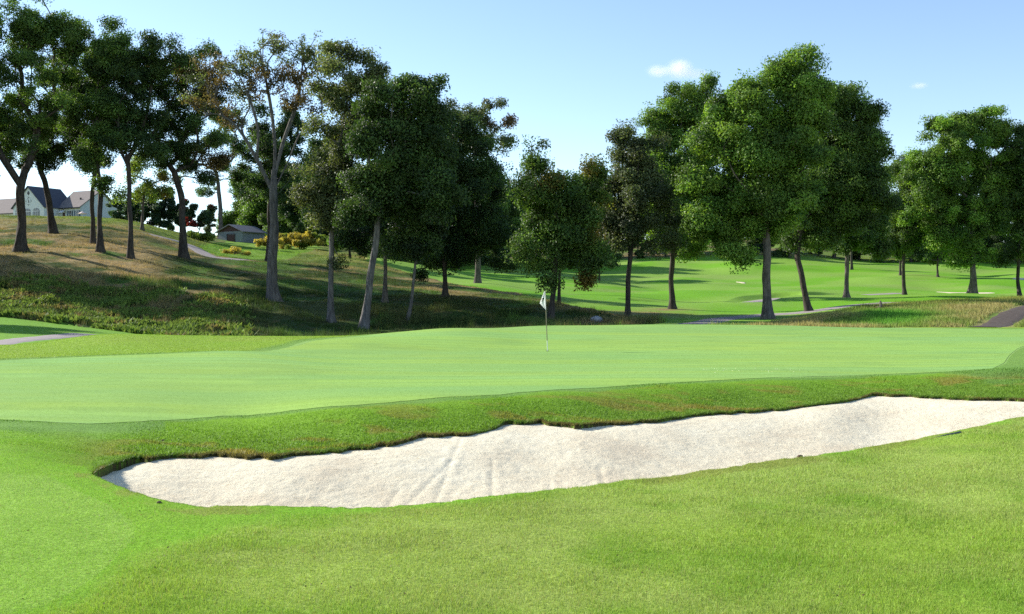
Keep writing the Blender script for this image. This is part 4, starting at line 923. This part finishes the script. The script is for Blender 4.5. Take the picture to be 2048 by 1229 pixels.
# ------------------------------------------------------------------ flagstick on the green
FD = 35.2; fx = at(1095, FD); fz = float(height(np.array([fx]), np.array([FD]))[0]) + .012
fl = tag(empty('flagstick', (fx, FD, fz)), 'thin flagstick with a limp white flag standing in the hole of the green', 'flagstick')
top = np.array((at(1090.5, FD) - fx, 0, Zy(FD, 580) - fz)); ft = .045 / 1
M_pole = plain('tan_flag_pole', (.20, .17, .11), .5, .4, 6, .15); M_polew = plain('white_pole_base', (.75, .75, .72), .5, .4, 6, .05)
q0 = top * .17
V, f = tube_path([(0, 0, -.05), tuple(q0 * .5), tuple(q0)], [.013] * 3, 10); mesh('pole_base', V, [f], M_polew, fl)
V, f = tube_path([tuple(q0), tuple((q0 + top) / 2), tuple(top)], [.015, .014, .012], 10); mesh('pole', V, [f], M_pole, fl)
def flagshape():
    # hanging pennant: hoist along the pole, fly corner to the left, sagging folds
    u = np.linspace(0, 1, 26); v = np.linspace(0, 1, 34); Ug, Vg = np.meshgrid(u, v)
    k = FD / F
    hoist_top = np.array((at(1091, FD) - fx, Zy(FD, 583) - fz)); hoist_bot = np.array((at(1092, FD) - fx, Zy(FD, 621) - fz))
    low = np.array((at(1079.2, FD) - fx, Zy(FD, 607) - fz))
    # quad: hoist top, upper fly (close to the slanting line), fly tip, hoist bottom
    ftop = np.array((at(1088.2, FD) - fx, Zy(FD, 583.5) - fz))
    hx = hoist_top[None, None] * (1 - Vg[..., None]) + hoist_bot[None, None] * Vg[..., None]
    tt = np.clip(Vg / .62, 0, 1)[..., None]; t2 = np.clip((Vg - .62) / .38, 0, 1)[..., None]
    fy = (ftop * (1 - tt) + low * tt) * (1 - t2) + (low * (1 - t2) + hoist_bot * t2) * t2 + 0
    P = hx * (1 - Ug[..., None]) + fy * Ug[..., None]
    yy = .035 * np.sin(Ug * 9 + Vg * 3) * Ug - .02 * Ug
    return P, yy, (len(v), len(u))
P, yy, shp = flagshape()
V = np.stack([P[..., 0], yy - .014, P[..., 1]], -1).reshape(-1, 3); f = grid_faces(*shp); n = len(V)
V2 = np.concatenate([V, V + np.array((0, .003, 0))])
bord = np.concatenate([np.arange(shp[1]), np.arange(1, shp[0]) * shp[1] + shp[1] - 1, (shp[0] - 1) * shp[1] + np.arange(shp[1] - 2, -1, -1), np.arange(shp[0] - 2, 0, -1) * shp[1]])
bq = np.array([(bord[i], bord[(i + 1) % len(bord)], n + bord[(i + 1) % len(bord)], n + bord[i]) for i in range(len(bord))])
M_flag = leafmat('white_flag_cloth', .6, .8, .1, (1, 1, 1))
fo = mesh('flag', V2, [f, f[:, ::-1] + n, bq], M_flag, fl, np.full((len(V2), 3), .82))
# the numeral 7, slanting with the hanging cloth
nm = MB(); k = FD / F; cx, cz = at(1085.4, FD) - fx, Zy(FD, 600) - fz; yb = -.075
def stroke(p, q, w):
    p = np.array(p) * k; q = np.array(q) * k; t = q - p; L = np.linalg.norm(t); nrm = np.array((-t[1], t[0])) / L * w * k / 2
    c = np.array((cx, cz)); nm.prism([tuple(c + p + nrm), tuple(c + p - nrm), tuple(c + q - nrm), tuple(c + q + nrm)], yb, yb + .004)
stroke((-2.2, 1.2), (2.6, 3.6), 1.5); stroke((2.6, 4.3), (-2.0, -4.2), 1.5)
nm.build('number', M_black, fo)
# hole
th = np.linspace(0, 2 * math.pi, 24, endpoint=False)
V = np.stack([np.cos(th) * .054, np.sin(th) * .054, np.full(24, .004)], 1); V = np.vstack([V, V * [1, 1, 0] + [0, 0, -.02], [[0, 0, -.02]]]); i = np.arange(24); j = (i + 1) % 24
tag(mesh('golf_hole', V, [np.stack([i, j, 24 + j, 24 + i], 1), np.stack([24 + i, 24 + j, np.full(24, 48)], 1)], M_black, loc=(fx, FD, fz)), 'dark round golf hole at the foot of the flagstick', 'golf hole')

# ------------------------------------------------------------------ rake, clods, stone
d0 = hit(1921, 867); p0 = np.array((at(1921, d0), d0, Zy(d0, 866))); d1 = hit(1848, 880) + .05; p1 = np.array((at(1848, d1), d1, Zy(d1, 882)))
dirn = (p1 - p0) / np.linalg.norm(p1 - p0); p2 = p0 + dirn * 1.75; p2[2] = p1[2] - .18
rk = tag(empty('bunker_rake', tuple(p0)), 'dark rake handle lying on the front edge of the sand bunker', 'rake')
M_rub = plain('dark_grey_rubber', (.055, .06, .07), .45, .4, 8, .15)
P = np.array([-dirn * .01, dirn * .001, dirn * .25, p1 - p0, (p1 + p2) / 2 - p0, p2 - p0]); V, f = tube_path(P, [.004, .021, .020, .013, .012, .012], 12); mesh('handle', V, [f], M_rub, rk)
side = np.cross(dirn, (0, 0, 1)); side /= np.linalg.norm(side); A = p2 - p0 - side * .32; B = p2 - p0 + side * .32
V, f = tube_path([A, (A + B) / 2, B], [.014] * 3, 8); hd = mesh('rake_head', V, [f], M_rub, rk)
T0 = np.array([A + (B - A) * t for t in np.linspace(.03, .97, 12)]); V, f = tubes(T0, T0 + np.array((0, 0, -.07)), np.full(12, .006), np.full(12, .003), 5); mesh('tine', V, [f], M_rub, hd)['kind'] = 'stuff'
def blob(name, px, py, r, mat, label, cat, seed, lift=0., d=None, flat=.6):
    d = d or hit(px, py); x = at(px, d); z = float(height(np.array([x]), np.array([d]))[0])
    nu, nv = 16, 10; V = []
    R = np.random.default_rng(seed); ph = R.uniform(0, 6, 6)
    for a in range(nv + 1):
        for c in range(nu):
            t = math.pi * a / nv; p = 2 * math.pi * c / nu; q = r * (1 + .22 * math.sin(2 * p + ph[0]) * math.sin(t) + .18 * math.sin(3 * t + ph[1]) * math.cos(p + ph[3]) * math.sin(t) + .1 * math.sin(5 * p + ph[2]) * math.sin(t))
            V.append((q * math.sin(t) * math.cos(p), q * math.sin(t) * math.sin(p), q * flat * math.cos(t)))
    i = np.arange(nv)[:, None] * nu; j = np.arange(nu)[None]; j2 = (j + 1) % nu
    f = np.stack([i + j, i + nu + j, i + nu + j2, i + j2], -1).reshape(-1, 4)
    return tag(mesh(name, V, [f], mat, loc=(x, d, z + r * flat * .45 + lift), smooth=True), label, cat)
M_clod = plain('soil_clod', (.12, .085, .06), .95, .1, 30, .4, bump=.6); M_stone = plain('grey_stone', (.33, .33, .34), .85, .2, 5, .3, bump=.5)
blob('soil_clod', 1600, 914, .028, M_clod, 'small dark clod of soil on the front lip of the bunker', 'clod', 3)
blob('stone', 1193, 634, .55, M_stone, 'pale grey stone block in the grass right of the flag', 'stone', 5, d=84)
for k, (px, py) in enumerate([(326, 884), (318, 1009)]):
    blob('turf_clod', px, py, .02, M_clod, ['tiny dark clod on the bank above the left of the bunker', 'tiny dark clod beside the lower left edge of the bunker'][k], 'clod', 8 + k)

# ------------------------------------------------------------------ clouds: soft volumes far away
def cloud(label, cx, cy, rx, ry, dens, lobes, seed):
    D = 2400.; k = D / F; b = MB(); Vs, Fs, off = [], [], 0
    nu, nv = 18, 12; i = np.arange(nv)[:, None] * nu; j = np.arange(nu)[None]; j2 = (j + 1) % nu
    f = np.stack([i + j, i + nu + j, i + nu + j2, i + j2], -1).reshape(-1, 4)
    t = np.linspace(.001, math.pi - .001, nv + 1)[:, None]; p = np.arange(nu)[None] * 2 * math.pi / nu
    V = np.stack([np.sin(t) * np.cos(p) * rx * k, np.sin(t) * np.sin(p) * rx * k * .7, np.cos(t) * ry * k + 0 * p], -1).reshape(-1, 3)
    m = NT('cloud_vapour'); tc = m.n('TexCoord'); tot = None
    for lx, ly, lr, lh, a in lobes:      # soft density bumps
        mp = m.n('Mapping'); m.l(tc.outputs['Object'], mp.inputs[0]); mp.inputs['Location'].default_value = (-lx / lr, 0, -ly / lh); mp.inputs['Scale'].default_value = (1 / (lr * k), 1 / (lr * k), 1 / (lh * k))
        ln = m.n('VectorMath', operation='LENGTH'); m.l(mp.outputs[0], ln.inputs[0])
        mr = m.n('MapRange'); mr.interpolation_type = 'SMOOTHSTEP'; m.l(ln.outputs['Value'], mr.inputs[0]); mr.inputs[1].default_value = 1; mr.inputs[2].default_value = 0; mr.inputs[3].default_value = 0; mr.inputs[4].default_value = a
        if tot is None: tot = mr.outputs[0]
        else:
            ad = m.n('Math', operation='ADD'); m.l(tot, ad.inputs[0]); m.l(mr.outputs[0], ad.inputs[1]); tot = ad.outputs[0]
    nz = m.noise(.022, 6, tc.outputs['Object'], .62); r = m.ramp(nz, [(.30, (0, 0, 0)), (.62, (1, 1, 1))])
    mu = m.n('Math', operation='MULTIPLY'); m.l(tot, mu.inputs[0]); m.l(r, mu.inputs[1]); mu2 = m.n('Math', operation='MULTIPLY'); m.l(mu.outputs[0], mu2.inputs[0]); mu2.inputs[1].default_value = dens
    pv = m.n('VolumePrincipled'); pv.inputs['Color'].default_value = (1, .98, .98, 1); pv.inputs['Anisotropy'].default_value = .2; m.l(mu2.outputs[0], pv.inputs['Density'])
    m.l(pv.outputs[0], m.out.inputs['Volume'])
    return tag(mesh('cloud', V, [f], m.m, loc=(at(cx, D), D, Zy(D, cy))), label, 'cloud')
cloud('small soft white cloud in the blue sky left of the biggest tree', 1352, 140, 76, 30, .045, [(6, 2, 34, 24, 1.), (-34, -2, 32, 16, .7), (34, -8, 38, 13, .45)], 1)
cloud('faint wisp of cloud high above the right end of the row', 1838, 172, 24, 9, .03, [(0, 0, 22, 8, 1.)], 2)
